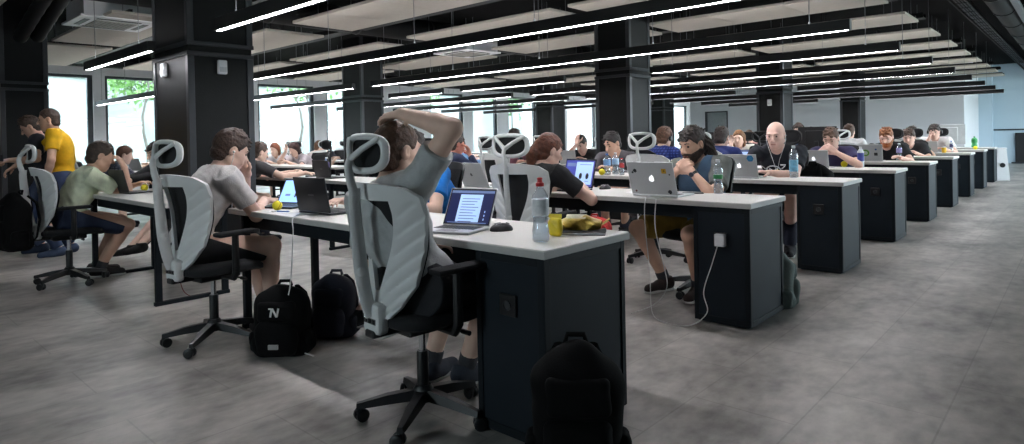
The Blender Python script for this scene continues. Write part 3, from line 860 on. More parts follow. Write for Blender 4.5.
def field_obj(fd, h, name, m, parent=None, smooth=1, origin=None):
    v, q = fd.mesh(h)
    for _ in range(smooth):
        acc = np.zeros_like(v); cnt = np.zeros(len(v))
        for a, b in ((0,1),(1,2),(2,3),(3,0)):
            np.add.at(acc, q[:, a], v[q[:, b]]); np.add.at(cnt, q[:, a], 1)
            np.add.at(acc, q[:, b], v[q[:, a]]); np.add.at(cnt, q[:, b], 1)
        v = .5*v+.5*acc/np.maximum(cnt, 1)[:, None]
    if origin is not None: v = v-np.asarray(origin)
    me = bpy.data.meshes.new(name)
    me.vertices.add(len(v)); me.vertices.foreach_set('co', v.astype(np.float32).ravel())
    me.loops.add(len(q)*4); me.loops.foreach_set('vertex_index', q.astype(np.int32).ravel())
    me.polygons.add(len(q)); me.polygons.foreach_set('loop_start', np.arange(0, len(q)*4, 4, dtype=np.int32))
    me.update(calc_edges=True); me.validate(); me.shade_smooth()
    me.materials.append(m)
    o = bpy.data.objects.new(name, me); COL.objects.link(o)
    if parent is not None: o.parent = parent
    return o

# ------------------------------------------------------------------ people
SK = {'fair': mat('skin_fair', (224,188,168), .55, var=.05, scale=20), 'tan': mat('skin_tan', (208,166,142), .55, var=.05, scale=20), 'pink': mat('skin_rosy', (230,188,170), .55, var=.05, scale=20), 'red': mat('skin_flushed', (216,146,126), .55, var=.06, scale=20)}
M_eye = mat('eye_dark', (38,30,26), .2); M_lip = mat('lips', (170,104,92), .5)
M_sole = mat('shoe_sole_white', (196,194,190), .6)
def cloth(rgb, nm=None):
    return mat('cloth_%d_%d_%d' % rgb, rgb, .88, var=.12, scale=18, bump=.25, bscale=140)
def hairmat(rgb): return mat('hair_%d_%d_%d' % rgb, rgb, .55, var=.35, scale=45, bump=.6, bscale=90)
def plaid(name, a, b):
    m = bpy.data.materials.new(name); m.use_nodes = True; nt = m.node_tree; bs = nt.nodes['Principled BSDF']
    tc = nt.nodes.new('ShaderNodeTexCoord'); w = []
    for d in ('X', 'Z'):
        q = nt.nodes.new('ShaderNodeTexWave'); q.bands_direction = d; q.inputs['Scale'].default_value = 9; nt.links.new(tc.outputs['Object'], q.inputs['Vector']); w.append(q)
    mm = nt.nodes.new('ShaderNodeMath'); mm.operation = 'MULTIPLY'; nt.links.new(w[0].outputs['Fac'], mm.inputs[0]); nt.links.new(w[1].outputs['Fac'], mm.inputs[1])
    rp = nt.nodes.new('ShaderNodeValToRGB'); rp.color_ramp.elements[0].color = lin(a)+(1,); rp.color_ramp.elements[1].color = lin(b)+(1,); nt.links.new(mm.outputs[0], rp.inputs['Fac'])
    nt.links.new(rp.outputs['Color'], bs.inputs['Base Color']); bs.inputs['Roughness'].default_value = .9
    return m
def ik(a, b, l1, l2, pole):
    a, b = np.asarray(a, float), np.asarray(b, float); d = b-a; L = np.linalg.norm(d); u = d/max(L, 1e-9)
    if L > (l1+l2)*.995: b = a+u*(l1+l2)*.995; L = (l1+l2)*.995
    x = (l1*l1-l2*l2+L*L)/(2*L); y = math.sqrt(max(0, l1*l1-x*x))
    p = np.asarray(pole, float); p = p-u*(p@u); p = nrm(p)
    return a+u*x+p*y, b
def rotv(v, ax, an):
    ax = nrm(ax); v = np.asarray(v, float)
    return v*math.cos(an)+np.cross(ax, v)*math.sin(an)+ax*(ax@v)*(1-math.cos(an))
def hand(fd, w, d, n, side, sc, curl, near, spread=.0, thumb=.6):
    """w wrist, d finger direction, n direction the palm faces, side = towards the thumb"""
    d = nrm(d); n = nrm(np.asarray(n)-d*(np.asarray(n)@d)); s = nrm(side-d*(np.asarray(side)@d)-n*(np.asarray(side)@n))
    kr = .006 if near else .01
    for q, f in ((-.028,.95),(-.01,1.),(.01,1.),(.028,.97)):
        fd.cone(w+s*q*.55*sc, w+d*.088*f*sc+s*q*sc, .016*sc, .0125*sc, .012)
    fd.cone(w+s*.014*sc, w+d*.045*sc+s*.026*sc+n*.008*sc, .018*sc, .015*sc, .014)
    rf = 1. if near else 1.15
    for i, (q, ln) in enumerate(((.029,.92),(.0105,1.03),(-.0095,.96),(-.028,.76))):
        p = w+d*.085*sc+s*q*sc; dd = nrm(d+s*q*spread*8); c = curl*(1+.12*(i-1.5))
        r = .0088*sc*rf
        for j, l in enumerate((.044,.027,.021)):
            dd = nrm(rotv(dd, np.cross(d, n), c*(.55 if j == 0 else 1.)))
            e = p+dd*l*ln*sc; fd.cone(p, e, r, r*.9, kr); p = e; r *= .9
    p = w+d*.028*sc+s*.03*sc+n*.006*sc; dd = nrm(d*.62+s*thumb+n*.35)
    for j, l in enumerate((.036,.03,.022)):
        e = p+dd*l*sc; fd.cone(p, e, (.0125-.0018*j)*sc, (.0115-.0018*j)*sc, kr); p = e; dd = nrm(dd+d*.35-s*.2+n*.15)
def person(lab, head, face, pitch=15, yaw=0, roll_=0, sc=1.04, seat=.545, skin='fair', hair=('short',(58,40,30)), shirt=((90,90,92),'short'), pants=((40,44,58),'long'), shoes=(34,34,38), hands=None, feet=None, vox=.007, beard=None, elbows=None, extra=None, standing=False, group='people working at the desks', back=0., hdir=(None,None), curl=(.5,.5), body_lean=None, shirtmat=None, smile=0, knees=None, hn=(None,None), brows=True, vest=None):
    near = vox <= .0075
    if vox >= .0115 and curl == (.5,.5): curl = (.9,.9)
    org = V3(head[0], head[1], 0)
    t_ = thing('person', lab, 'person', tuple(org), 0, group)
    fa = R(face); f = V3(math.cos(fa), math.sin(fa), 0); s = V3(math.sin(fa), -math.cos(fa), 0); up = V3(0,0,1)   # s = person's right
    # head frame
    hf = rotv(f, up, R(yaw)); hs = rotv(s, up, R(yaw)); hf = rotv(hf, hs, -R(pitch)); hu = np.cross(hs, hf)
    hs = rotv(hs, hf, R(roll_)); hu = rotv(hu, hf, R(roll_))
    Hd = np.asarray(head, float)
    nb = Hd-(hu*.5+up*.5)*.125*sc-f*.035*sc-hf*.015*sc     # base of the neck
    Sc = nb-up*.05*sc-f*.005
    L = .50*sc
    hz = min(.97*sc, Sc[2]-.992*L) if standing else seat
    dz = Sc[2]-hz
    if dz >= L: Hc = Sc-up*L*1.0; Hc[2] = hz
    else: Hc = Sc-up*dz-f*math.sqrt(L*L-dz*dz)
    if body_lean is not None: Hc = Hc+np.asarray(body_lean)
    t = nrm(Sc-Hc); tf = nrm(f-t*(f@t)); ts = np.cross(tf, t)
    TL = np.linalg.norm(Sc-Hc)
    bend = -tf*.03*sc+tf*back
    mid = Hc+t*TL*.45+bend
    sh = [Sc+ts*.185*sc*q-t*.01*sc for q in (1, -1)]         # right, left
    la, lf, lt, ls = .29*sc, .265*sc, .44*sc, .44*sc
    # arms
    hp = []
    for i in (0, 1):
        q = 1 if i == 0 else -1
        if hands and hands[i] is not None: hp.append(np.asarray(hands[i], float))
        else: hp.append(V3(*(Sc+f*.36*sc+s*q*.13*sc))*V3(1,1,0)+V3(0,0,ZT+.045))
    el, wr = [], []
    for i in (0, 1):
        q = 1 if i == 0 else -1
        pole = (-up*.8+s*q*.75-f*.15) if not (elbows and elbows[i] is not None) else np.asarray(elbows[i], float)
        e, w = ik(sh[i], hp[i], la, lf, pole); el.append(e); wr.append(w)
    # legs
    hip = [Hc+s*q*.095*sc-up*.01 for q in (1, -1)]
    kn, an = [], []
    for i in (0, 1):
        q = 1 if i == 0 else -1
        if feet and feet[i] is not None: a = np.asarray(feet[i], float)
        elif standing: a = V3(Hc[0], Hc[1], .085)+s*q*.11+f*(.05 if i else -.04)
        else: a = V3(Hc[0], Hc[1], .09)+s*q*.13+f*.42*sc
        pole = (f+up*.5+s*q*.12) if not (knees and knees[i] is not None) else np.asarray(knees[i], float)
        k_, a_ = ik(hip[i], a, lt, ls, pole); kn.append(k_); an.append(a_)
    sm = SK[skin]
    def torso(fd, g, kk=.05):
        fd.ell(Hc+t*.01, (s, nrm(tf+0*f), t), (.165*sc+g, .118*sc+g, .13*sc+g), kk)
        fd.ell(mid, (ts, tf, t), (.142*sc+g, .105*sc+g, .15*sc+g), kk)
        fd.ell(Hc+t*TL*.72+bend*.7, (ts, tf, t), (.163*sc+g, .118*sc+g, .165*sc+g), kk)
        for i in (0, 1):
            fd.cone(nb-t*.035+ts*(1 if i == 0 else -1)*.04, sh[i], .05*sc+g*.8, .058*sc+g, .045)
    fd = Field(); torso(fd, 0)
    fd.cone(nb-t*.02, Hd-hu*.06*sc-hf*.015, .057*sc, .053*sc, .025)
    for i in (0, 1):
        fd.cone(sh[i], el[i], .052*sc, .040*sc, .03); m_ = el[i]+(wr[i]-el[i])*.3
        fd.cone(el[i], m_, .040*sc, .041*sc, .015); fd.cone(m_, wr[i], .041*sc, .026*sc, .015)
        q = 1 if i == 0 else -1
        fdir = nrm(wr[i]-el[i]) if hdir[i] is None else nrm(hdir[i])
        nn = (-up) if hn[i] is None else np.asarray(hn[i], float)
        if abs(nn@fdir) > .95: nn = f
        side = np.cross(fdir, nn)*(1 if i == 1 else -1)
        hand(fd, wr[i], fdir, nn, -side if False else side, sc, curl[i], near)
        fd.cone(hip[i], kn[i], .088*sc, .058*sc, .03); c_ = kn[i]+(an[i]-kn[i])*.3-f*.012
        fd.cone(kn[i], c_, .056*sc, .056*sc, .02); fd.cone(c_, an[i], .056*sc, .037*sc, .02)
        fd.cone(an[i]-up*.03, an[i]+nrm(f+s*q*.15)*.135*sc-up*.06*sc, .036*sc, .024*sc, .02)
    # head
    def hp_(a, b, c): return Hd+(hs*a+hf*b+hu*c)*sc
    fr = (hs, hf, hu)
    fd.ell(hp_(0,-.012,.022), fr, (.077*sc,.098*sc,.093*sc), .02)
    fd.ell(hp_(0,.024,-.045), fr, (.061*sc,.068*sc,.084*sc), .03)
    fd.ell(hp_(0,.052,-.105), fr, (.032*sc,.034*sc,.024*sc), .03)
    for q in (-1, 1):
        fd.cone(hp_(q*.055,-.01,-.062), hp_(q*.02,.055,-.108), .022*sc, .016*sc, .025)
        if near: fd.cone(hp_(q*.045,.062,-.024), hp_(q*.055,.03,-.018), .016*sc, .016*sc, .02)
    if vox < .012:
        fd.cone(hp_(-.036,.078,.024), hp_(.036,.078,.024), .012*sc, .012*sc, .012)
        for q in (-1, 1): fd.ell(hp_(q*.032,.098,.0), fr, (.018*sc,.013*sc,.011*sc), .01, 's')
    fd.cone(hp_(0,.086,.006), hp_(0,.112,-.034), .009*sc, .0135*sc, .012)
    if near:
        for q in (-1, 1): fd.ell(hp_(q*.011,.1,-.04), fr, (.01*sc,.011*sc,.008*sc), .006)
        fd.cone(hp_(-.019,.083,-.067), hp_(.019,.083,-.067), .0085*sc, .0085*sc, .006)
        fd.cone(hp_(-.016,.081,-.077), hp_(.016,.081,-.077), .009*sc, .009*sc, .006)
    for q in (-1, 1):
        e_f = (nrm(hs*q+hf*-.35), nrm(hf+hs*q*.35), hu)
        fd.ell(hp_(q*.079,-.012,-.008), e_f, (.010*sc,.021*sc,.032*sc), .008)
    if vox < .012:
        for q in (-1, 1): fd.ell(hp_(q*.087,-.004,-.004), fr, (.006*sc,.011*sc,.017*sc), .006, 's')
    field_obj(fd, vox, 'body', sm, t_, 1, org)
    if vox < .012:
        for q in (-1, 1):
            mb = MB(); mb.ball(tuple(hp_(q*.032,.0785,.0)-org), .0088*sc, 12, 8); mb.build('eye', M_eye, t_, 60)
        fd = Field(); fd.cone(hp_(-.02,.0915,-.072), hp_(.02,.0915,-.072), .0045*sc, .0045*sc, .004)
        if near: field_obj(fd, .0035, 'lips', M_lip, t_, 1, org)
        if brows and hair[0] != 'none':
            for q in (-1, 1):
                mb = MB(); mb.tube([hp_(q*.016,.0915,.022)-org, hp_(q*.034,.0905,.027)-org, hp_(q*.05,.078,.022)-org], [.0038*sc,.0042*sc,.0028*sc], 6)
                mb.build('eyebrow', hairmat(hair[1] if hair[1] else (90,66,50)), t_)
    # clothing
    hv = max(vox, .006)
    g = .012
    fd = Field(); torso(fd, g)
    lean = 1.
    kind = shirt[1]
    for i in (0, 1):
        if kind == 'long':
            fd.cone(sh[i], el[i], .052*sc+.012, .043*sc+.012, .03); fd.capped(el[i], el[i]+(wr[i]-el[i])*.93, .043*sc+.01, .03*sc+.01, .02)
        elif kind == 'none': pass
        elif kind == 'vest': fd.cone(sh[i], sh[i]+(el[i]-sh[i])*.1, .06*sc+.008, .058*sc+.008, .03)
        else:
            q = .62 if kind == 'short' else .5
            fd.capped(sh[i], sh[i]+(el[i]-sh[i])*q, .060*sc+.009, .056*sc+.012, .03)
    fd.folds(.0035 if near else .0025, 26, len(lab)*.7)
    if near: fd.folds(.0012, 61, len(lab)*.3)
    fd.cone(nb-t*.01+tf*.01, nb+(Hd-nb)*.9, .064*sc, .07*sc, .008, 's')
    fd.half(Hc-t*.085*sc-tf*.0, -t)
    if kind in ('short', 'crop', 'vest', 'long'):
        field_obj(fd, hv, 'jacket' if kind == 'jacket' else 'shirt', shirtmat or cloth(shirt[0]), t_, 1, org)
    if vest:
        fd = Field(); torso(fd, g+.008); fd.folds(.003, 24, 3.)
        for q in (-1, 1): fd.half(Sc+ts*q*.155*sc, ts*q+t*.25)
        fd.cone(nb-t*.12+tf*.15, nb+t*.1+tf*.05, .03, .11, .01, 's'); fd.cone(nb-t*.02, nb+(Hd-nb)*.9, .075*sc, .085*sc, .008, 's'); fd.half(Hc-t*.07*sc, -t)
        field_obj(fd, hv, 'vest', cloth(vest), t_, 1, org)
    fd = Field()
    fd.ell(Hc+t*.0, (s, tf, t), (.172*sc+.006, .124*sc+.006, .135*sc), .04)
    for i in (0, 1):
        if pants[1] == 'long':
            fd.cone(hip[i], kn[i], .095*sc+.006, .066*sc+.008, .04); fd.capped(kn[i], kn[i]+(an[i]-kn[i])*.96, .064*sc+.006, .047*sc+.01, .03)
        else: fd.capped(hip[i], hip[i]+(kn[i]-hip[i])*.9, .096*sc+.008, .078*sc+.012, .04)
    fd.folds(.003, 24, len(lab)*.4); fd.half(Hc+t*.075*sc, t)
    field_obj(fd, hv, 'shorts' if pants[1] != 'long' else 'trousers', cloth(pants[0]), t_, 1, org)
    for i in (0, 1):
        q = 1 if i == 0 else -1
        ft = nrm(f+s*q*.15); a = an[i]
        fd = Field(); fd.cone(a-up*.035-ft*.03, a+ft*.055-up*.05, .05*sc, .043*sc, .03); fd.cone(a+ft*.05-up*.05, a+ft*.165*sc-up*.058, .043*sc, .036*sc, .03)
        fd.cone(a-ft*.01-up*.03, a-ft*.005+up*.015, .05*sc, .048*sc, .02)
        fd.half(a-up*.086, -up); fd.half(a+up*.02, up)
        so = field_obj(fd, max(hv, .007), 'shoe', cloth(shoes), t_, 1, org)
        if near:
            fd = Field(); fd.cone(a-up*.078-ft*.035, a+ft*.16*sc-up*.078, .05*sc, .044*sc, .01, 'u', (up, .35)); fd.half(a-up*.0895, -up)
            field_obj(fd, .007, 'shoe_sole', M_sole, so, 1, org)
            if pants[1] != 'long':
                fd = Field(); fd.capped(a-up*.02, a+(kn[i]-a)*.16, .043*sc, .046*sc, .01); field_obj(fd, .007, 'sock', cloth((58,58,62)), t_, 1, org)
    # hair
    st, hc = hair
    if st not in ('bald', 'none'):
        hm = hairmat(hc); fd = Field()
        th = {'buzz':.006,'short':.010,'messy':.013,'curly':.018,'long':.013,'bun':.011,'pony':.012,'dread':.013}.get(st, .012)*sc
        c = hp_(0,-.014,.026)
        nf = nrm(V3(0,.80,-.60))
        fd.ell(c, fr, (.077*sc+th*.7, .098*sc+th*.8, .096*sc+th*1.2), .0, 'u', [(tuple(nf), .046*sc), ((0,-.25,-.97), .072*sc if st != 'long' else .09*sc)])
        fd.ell(hp_(0,-.045,-.045), fr, (.066*sc+th*.4, .062*sc+th*.5, .055*sc), .01, 'u', [((0,1,0), .018*sc)])
        rnd = random.Random(len(lab)*13+7)
        if st in ('short','messy','curly','pony','dread'):
            nt_ = {'short':70,'messy':110,'curly':150,'pony':40,'dread':110}[st] if near else (50 if vox < .0115 else 28)
            for k in range(nt_):
                u = rnd.uniform(-1,1); v = rnd.uniform(-1.0,.95) if st != 'curly' else rnd.uniform(-1.3,.9)
                an = v*1.5; y_ = math.sin(an)*.098; z_ = math.cos(an)*.1
                x_ = u*.062*max(.35, math.cos(an*.6))
                zz = z_*math.sqrt(max(.05, 1-(x_/.085)**2))
                p0 = hp_(x_, -.014+y_*.93, .026+zz*.97); dv = nrm(hs*x_*4+hf*(y_*3+(.35 if st == 'messy' else .2))+hu*(zz*4))
                dv = nrm(dv+hf*rnd.uniform(-.2,.7)+hs*rnd.uniform(-.6,.6)); l = {'short':.018,'messy':.03,'curly':.02,'pony':.01,'dread':.022}[st]*sc*rnd.uniform(.6,1.2)
                fd.cone(p0, p0+dv*l, .011*sc, (.004 if near else .008)*sc, .006)
        if st == 'long':
            for q in (-1, 1): fd.cone(hp_(q*.07,-.03,.03), hp_(q*.075,-.02,-.2), .03*sc, .026*sc, .03)
            fd.cone(hp_(0,-.07,.02), hp_(0,-.085,-.22), .07*sc, .055*sc, .03, 'u', (hf, .6))
        if st == 'bun': fd.ell(hp_(0,-.09,.11), fr, (.04*sc,.04*sc,.036*sc), .015)
        if st == 'pony':
            fd.cone(hp_(0,-.1,.02), hp_(0,-.135,-.06), .036*sc, .045*sc, .02); fd.cone(hp_(0,-.135,-.06), hp_(0,-.115,-.2), .045*sc, .022*sc, .02)
        fd.folds(.0022*sc, 120, 1.+len(lab)*.1)
        if st != 'long':
            for q in (-1, 1): fd.ell(hp_(q*.09,.0,-.012), fr, (.03*sc,.03*sc,.036*sc), .006, 's')
        field_obj(fd, max(vox*.9, .005), 'hair', hm, t_, 1, org)
        if st == 'dread':
            mb = MB(); rnd = random.Random(5)
            for k in range(34):
                a = rnd.uniform(-1.2, 1.2); b0 = hp_(math.sin(a)*.085, -.05-.05*math.cos(a)+.02, .02+rnd.uniform(-.05,.05)); q = math.sin(a)
                dr = [b0-org]
                for j in range(1, 6):
                    dr.append(b0-org+(hs*(q*.02*j+.004*math.sin(j+k))-hf*(.02*j-.002*j*j)*1.1)*sc-up*(.006*j*j+.012*j)*sc*rnd.uniform(.9,1.1)+V3(.006*math.sin(j*2+k),.006*math.cos(j+k),0))
                mb.tube(dr, [.0105,.0115,.011,.011,.01,.006], 7)
            mb.build('dreadlocks', hm, t_, 70)
    if beard:
        fd = Field(); b = .0065*sc
        fd.ell(hp_(0,.024,-.045), fr, (.061*sc+b, .068*sc+b, .084*sc+b), 0., 'u', [((0,.35,.94), .008*sc), ((0,-1,0), .035*sc)])
        for q in (-1, 1): fd.cone(hp_(q*.056,-.012,-.058), hp_(q*.02,.055,-.108), .024*sc+b*.5, .018*sc+b, .02)
        fd.ell(hp_(0,.052,-.105), fr, (.034*sc+b, .036*sc+b, .026*sc+b), .02)
        fd.cone(hp_(-.03,.085,-.060), hp_(0,.094,-.053), .0075*sc, .0075*sc, .008); fd.cone(hp_(.03,.085,-.060), hp_(0,.094,-.053), .0075*sc, .0075*sc, .008)
        fd.cone(hp_(-.02,.1,-.0725), hp_(.02,.1,-.0725), .008*sc, .008*sc, .004, 's')
        fd.folds(.002, 90, 2.)
        field_obj(fd, max(vox, .006), 'beard', hairmat(beard), t_, 1, org)
    return dict(o=t_, org=org, Hd=Hd, hs=hs, hf=hf, hu=hu, Sc=Sc, Hc=Hc, t=t, tf=tf, ts=ts, sh=sh, el=el, wr=wr, sc=sc, hp=hp_, nb=nb, f=f, s=s)
# ------------------------------------------------------------------ the people
DN = -90; UP_ = 90
def sit(lab, head, face, clab, ch=True, cdx=0., cdy=0., black=False, **kw):
    kw.setdefault('seat', .585)
    p = person(lab, head, face, **kw)
    if ch:
        f = p['f']; c = p['Hc']+f*.06
        chair(c[0]+cdx, c[1]+cdy, face, clab, black)
    return p
Z3 = np.array([0,0,1.])
def clasp(head, face, dz=-.17, fw=.12, w=.035):
    fa = R(face); f = V3(math.cos(fa), math.sin(fa), 0); s = V3(math.sin(fa), -math.cos(fa), 0); h = np.asarray(head, float)
    return [h+f*fw+s*w*1.9+Z3*(dz-.04), h+f*fw-s*w*1.9+Z3*(dz-.04)], [nrm(-s*.75+Z3*.6+f*.1), nrm(s*.75+Z3*.6+f*.1)], [nrm(-f-s*.6), nrm(-f+s*.6)]
P_ = {}
# man in the grey T-shirt, hand on his head (nearest)
P_['grey'] = person('man in grey printed T-shirt leaning back with hand on head at the nearest desk', (-2.29,1.76,1.19), 92, pitch=4, yaw=-8, seat=.6, sc=1.06, skin='fair', hair=('buzz',(74,52,38)),
    shirt=((168,171,171),'short'), pants=((30,31,35),'shorts'), shoes=(52,56,66), vox=.0055, body_lean=(.1,.42,0),
    hands=[(-2.17,1.69,1.35), (-2.3,1.9,.72)], elbows=[(1,.15,.55), (.15,.4,-1)], hdir=[(-.95,.12,-.06), None], hn=[(0,0,-1), None], curl=(.32,.5),
    feet=[(-2.33,2.18,.09), (-2.5,2.1,.09)])
chair(-2.2, 1.8, 86, 'light grey mesh office chair with headrest under the man in the grey T-shirt')
P_['white'] = person('man in white T-shirt with earphones leaning on the desk beside the column', (-4.17,1.84,1.195), 88, pitch=24, yaw=-6, sc=1.06, body_lean=(0,.13,0), skin='fair', hair=('messy',(56,38,28)), seat=.6,
    shirt=((212,206,204),'short'), pants=((24,24,27),'shorts'), shoes=(40,40,42), vox=.0065,
    hands=[(-4.24,2.09,.84), (-4.18,1.94,1.03)], elbows=[(.75,-.35,-.6), (-.5,.3,-.8)], hdir=[(-.25,.95,-.05), (.1,-.3,.9)], hn=[None,(.5,-.8,0)], curl=(.45,1.5), feet=[(-4.02,2.02,.09),(-4.32,2.12,.09)])
chair(-4.04, 1.65, 97, 'light grey mesh office chair under the man in the white T-shirt')
P_['green'] = person('man in pale green T-shirt resting his face on his hand at the left desk', (-6.86,1.80,1.15), 84, pitch=18, yaw=0, sc=1.06, skin='tan', hair=('short',(56,42,32)), seat=.6,
    shirt=((222,230,200),'short'), pants=((38,48,72),'shorts'), shoes=(38,34,34), vox=.0075, body_lean=(0,.2,0),
    hands=[(-6.74,1.96,1.03), (-6.98,2.1,.845)], elbows=[(.4,.0,-.8), None], hdir=[(-.25,-.35,.9), None], hn=[(-.6,-.7,0), None], curl=(.9,.5), feet=[(-6.93,1.78,.09),(-7.12,1.8,.09)])
chair(-6.86, 1.53, 88, 'light grey office chair at the left with a black backpack hanging on it')
P_['yellow'] = person('standing man in yellow T-shirt turned towards the left wall', (-8.8,1.80,1.56), 250, pitch=8, yaw=0, sc=1.0, skin='tan', hair=('buzz',(66,50,40)), standing=True,
    shirt=((222,172,22),'short'), pants=((52,66,96),'long'), shoes=(70,84,110), vox=.0085, hands=[(-9.15,1.5,1.0),(-8.62,1.72,.86)], curl=(.6,.5), hdir=[None,(-.1,-.3,-.9)], hn=[None,(-.9,0,0)])
P_['phone'] = person('standing man in dark top bending his head beside the yellow shirted man', (-9.3,1.72,1.49), 250, pitch=32, yaw=0, sc=1.0, skin='tan', hair=('messy',(60,46,36)), standing=True,
    shirt=((40,42,50),'short'), pants=((60,72,98),'long'), shoes=(40,50,70), vox=.0085, hands=[(-9.22,1.5,1.1),(-9.08,1.5,1.1)], curl=(.8,.8))
P_['blue'] = sit('man in bright blue T-shirt facing the viewer, half hidden by the raised arm', (-3.42,2.74,1.17), -88, 'office chair of the man in the bright blue T-shirt', black=2, cdx=-.16, cdy=-.06, yaw=18, pitch=14, sc=1.05, hair=('short',(40,30,26)),
    shirt=((22,120,206),'short'), pants=((38,46,66),'long'), shoes=(30,30,34), vox=.0075, hands=[(-3.62,2.34,.845),(-3.18,2.4,.845)], feet=[(-3.45,2.24,.09),(-3.05,2.2,.09)])
P_['black'] = sit('person in black clothes sitting behind the column, typing on a dark laptop', (-7.95,2.64,1.15), -80, 'office chair behind the left desk by the column', sc=1.0, hair=('short',(36,28,24)),
    shirt=((24,24,27),'long'), pants=((22,22,25),'long'), shoes=(22,22,24), vox=.009, hands=[(-7.9,2.22,.845),(-7.55,2.15,.845)], feet=[(-7.75,2.25,.09),(-7.5,2.2,.09)])
P_['eight'] = sit('man in charcoal T-shirt reaching to a laptop just right of the nearest column', (-7.8,3.8,1.12), 88, 'office chair of the man in the charcoal T-shirt', sc=1.05, hair=('short',(70,50,38)), yaw=0,
    shirt=((66,64,66),'short'), pants=((40,44,60),'long'), vox=.009, hands=[(-7.35,4.18,.85),(-7.8,4.2,.85)], hdir=[(.3,.9,-.1),None])
P_['woman'] = sit('red haired woman in black T-shirt with ponytail working on a laptop', (-3.05,3.78,1.135), 82, '', ch=False, yaw=-14, pitch=16, sc=1.03, skin='pink', hair=('pony',(96,50,30)),
    shirt=((34,34,37),'short'), pants=((40,42,50),'long'), vox=.0075, hands=[(-2.9,3.99,.845),(-3.16,4.04,.845)], elbows=[(.8,-.1,-.5),None])
chair(-2.95, 3.42, 102, 'white office chair with headrest right behind the red haired woman')
h = (-2.29,4.62,1.165); hc, hd, hn_ = clasp(h, -96)
P_['beard'] = sit('bearded man with dreadlocks and clasped hands, denim vest and ochre shorts', h, -96, 'office chair of the bearded man with dreadlocks', pitch=16, yaw=-10, sc=1.07, skin='tan', hair=('dread',(42,32,26)), beard=(54,38,30),
    shirt=((112,114,110),'short'), vest=(64,88,112), pants=((128,100,34),'shorts'), shoes=(52,40,36), vox=.0055, hands=hc, hdir=hd, hn=hn_, curl=(1.0,1.0), elbows=[(-.8,-.1,-.9),(.8,-.1,-.9)], feet=[(-2.48,4.5,.10),(-2.16,4.42,.10)], knees=[(-.7,-1,.5),(.1,-1,.5)], body_lean=(0,-.33,0), seat=.56, black=2)
P_['bald'] = sit('bald man in black T-shirt with white crest and earphones', (-2.36,6.62,1.22), -82, 'dark office chair behind the bald man', black=True, pitch=14, yaw=-6, sc=1.1, skin='pink', hair=('bald',(150,112,92)),
    shirt=((26,28,36),'short'), pants=((34,38,54),'long'), vox=.007, hands=[(-2.62,6.3,.85),(-2.3,6.26,.85)])
h = (-2.38,8.58,1.15); hc, hd, hn_ = clasp(h, -88, -.13, .15, .05)
P_['chin'] = sit('man in dark violet T-shirt with both hands folded before his mouth', h, -88, 'dark office chair behind the man with folded hands', black=2, pitch=20, sc=1.1, skin='pink', hair=('short',(86,62,46)),
    shirt=((52,48,84),'short'), vox=.0085, hands=hc, hdir=hd, hn=hn_, curl=(.9,.9), elbows=[(-1,0,-.6),(1,0,-.6)])
P_['ginger'] = sit('ginger bearded man in black T-shirt looking down at his laptop', (-2.2,10.68,1.145), -86, 'dark office chair with headrest behind the ginger bearded man', black=True, pitch=24, sc=1.1, skin='pink', hair=('short',(138,84,48)), beard=(150,84,44),
    shirt=((28,28,31),'short'), vox=.0095, hands=[(-2.4,10.35,.85),(-1.95,10.3,.85)])
P_['long'] = sit('young person in black T-shirt at the sixth desk', (-2.27,12.7,1.12), -86, 'dark office chair of the young person in black', black=True, pitch=18, sc=1.1, skin='pink', hair=('messy',(66,46,34)), shirt=((32,32,36),'short'), vox=.011)
P_['side'] = sit('dark haired person in olive top seen from the side behind the young person in black', (-2.45,14.0,1.17), 70, 'office chair of the person in the olive top', sc=1.08, skin='tan', hair=('messy',(50,38,32)), shirt=((96,98,84),'short'), vox=.012)
h = (-2.2,14.72,1.2)
P_['phones'] = sit('man in white shirt wearing black headphones, hand at his mouth', h, -90, 'office chair of the man wearing headphones', black=True, pitch=18, sc=1.12, skin='pink', hair=('short',(44,34,30)), shirt=((222,222,222),'short'), vox=.011, hands=[(-2.28,14.58,1.04),(-2.0,14.4,.86)], hdir=[(.3,-.1,.9),None])
P_['grey2'] = sit('dark haired man in grey T-shirt looking down behind two water bottles', (-4.37,6.66,1.15), -84, 'dark office chair behind the man with two bottles', black=True, pitch=24, yaw=-16, sc=1.12, skin='tan', hair=('short',(34,28,26)), shirt=((96,92,98),'long'), vox=.009)
M_plaid = plaid('plaid_blue', (26,40,104), (70,92,170)); M_plaid2 = plaid('plaid_grey', (52,56,72), (120,124,138))
P_['plaid'] = sit('man in blue plaid shirt seen from behind, brown hair and headset', (-4.2,7.68,1.2), 84, 'dark office chair of the man in the blue plaid shirt', black=2, sc=1.12, skin='fair', hair=('curly',(98,66,46)), shirt=((40,56,124),'long'), shirtmat=M_plaid, vox=.009)
P_['navy'] = sit('man in navy sweater seen from behind a white headrest', (-3.42,7.72,1.19), 90, 'white office chair with headrest of the man in the navy sweater', sc=1.1, skin='fair', hair=('short',(52,40,36)), shirt=((38,52,112),'long'), vox=.009)
P_['wwhite'] = sit('woman in white top with brown hair, resting her cheek on a hand', (-4.43,10.68,1.16), -80, 'black office chair of the woman in the white top', black=True, pitch=8, sc=1.08, skin='fair', hair=('long',(122,84,52)), shirt=((226,224,214),'short'), vox=.0105, hands=[(-4.52,10.56,1.04),(-4.2,10.35,.85)], hdir=[(.1,.2,.9),None])
P_['brow'] = sit('dark haired man in black shirt with a hand on his forehead', (-6.3,8.66,1.12), -84, 'white office chair near the man with a hand on his forehead', pitch=30, sc=1.15, skin='pink', hair=('messy',(46,34,28)), shirt=((28,28,32),'short'), vox=.0105, hands=[(-6.25,8.48,1.12),(-6.0,8.35,.86)], hdir=[(-.1,.2,.9),None], hn=[(0,1,0),None])
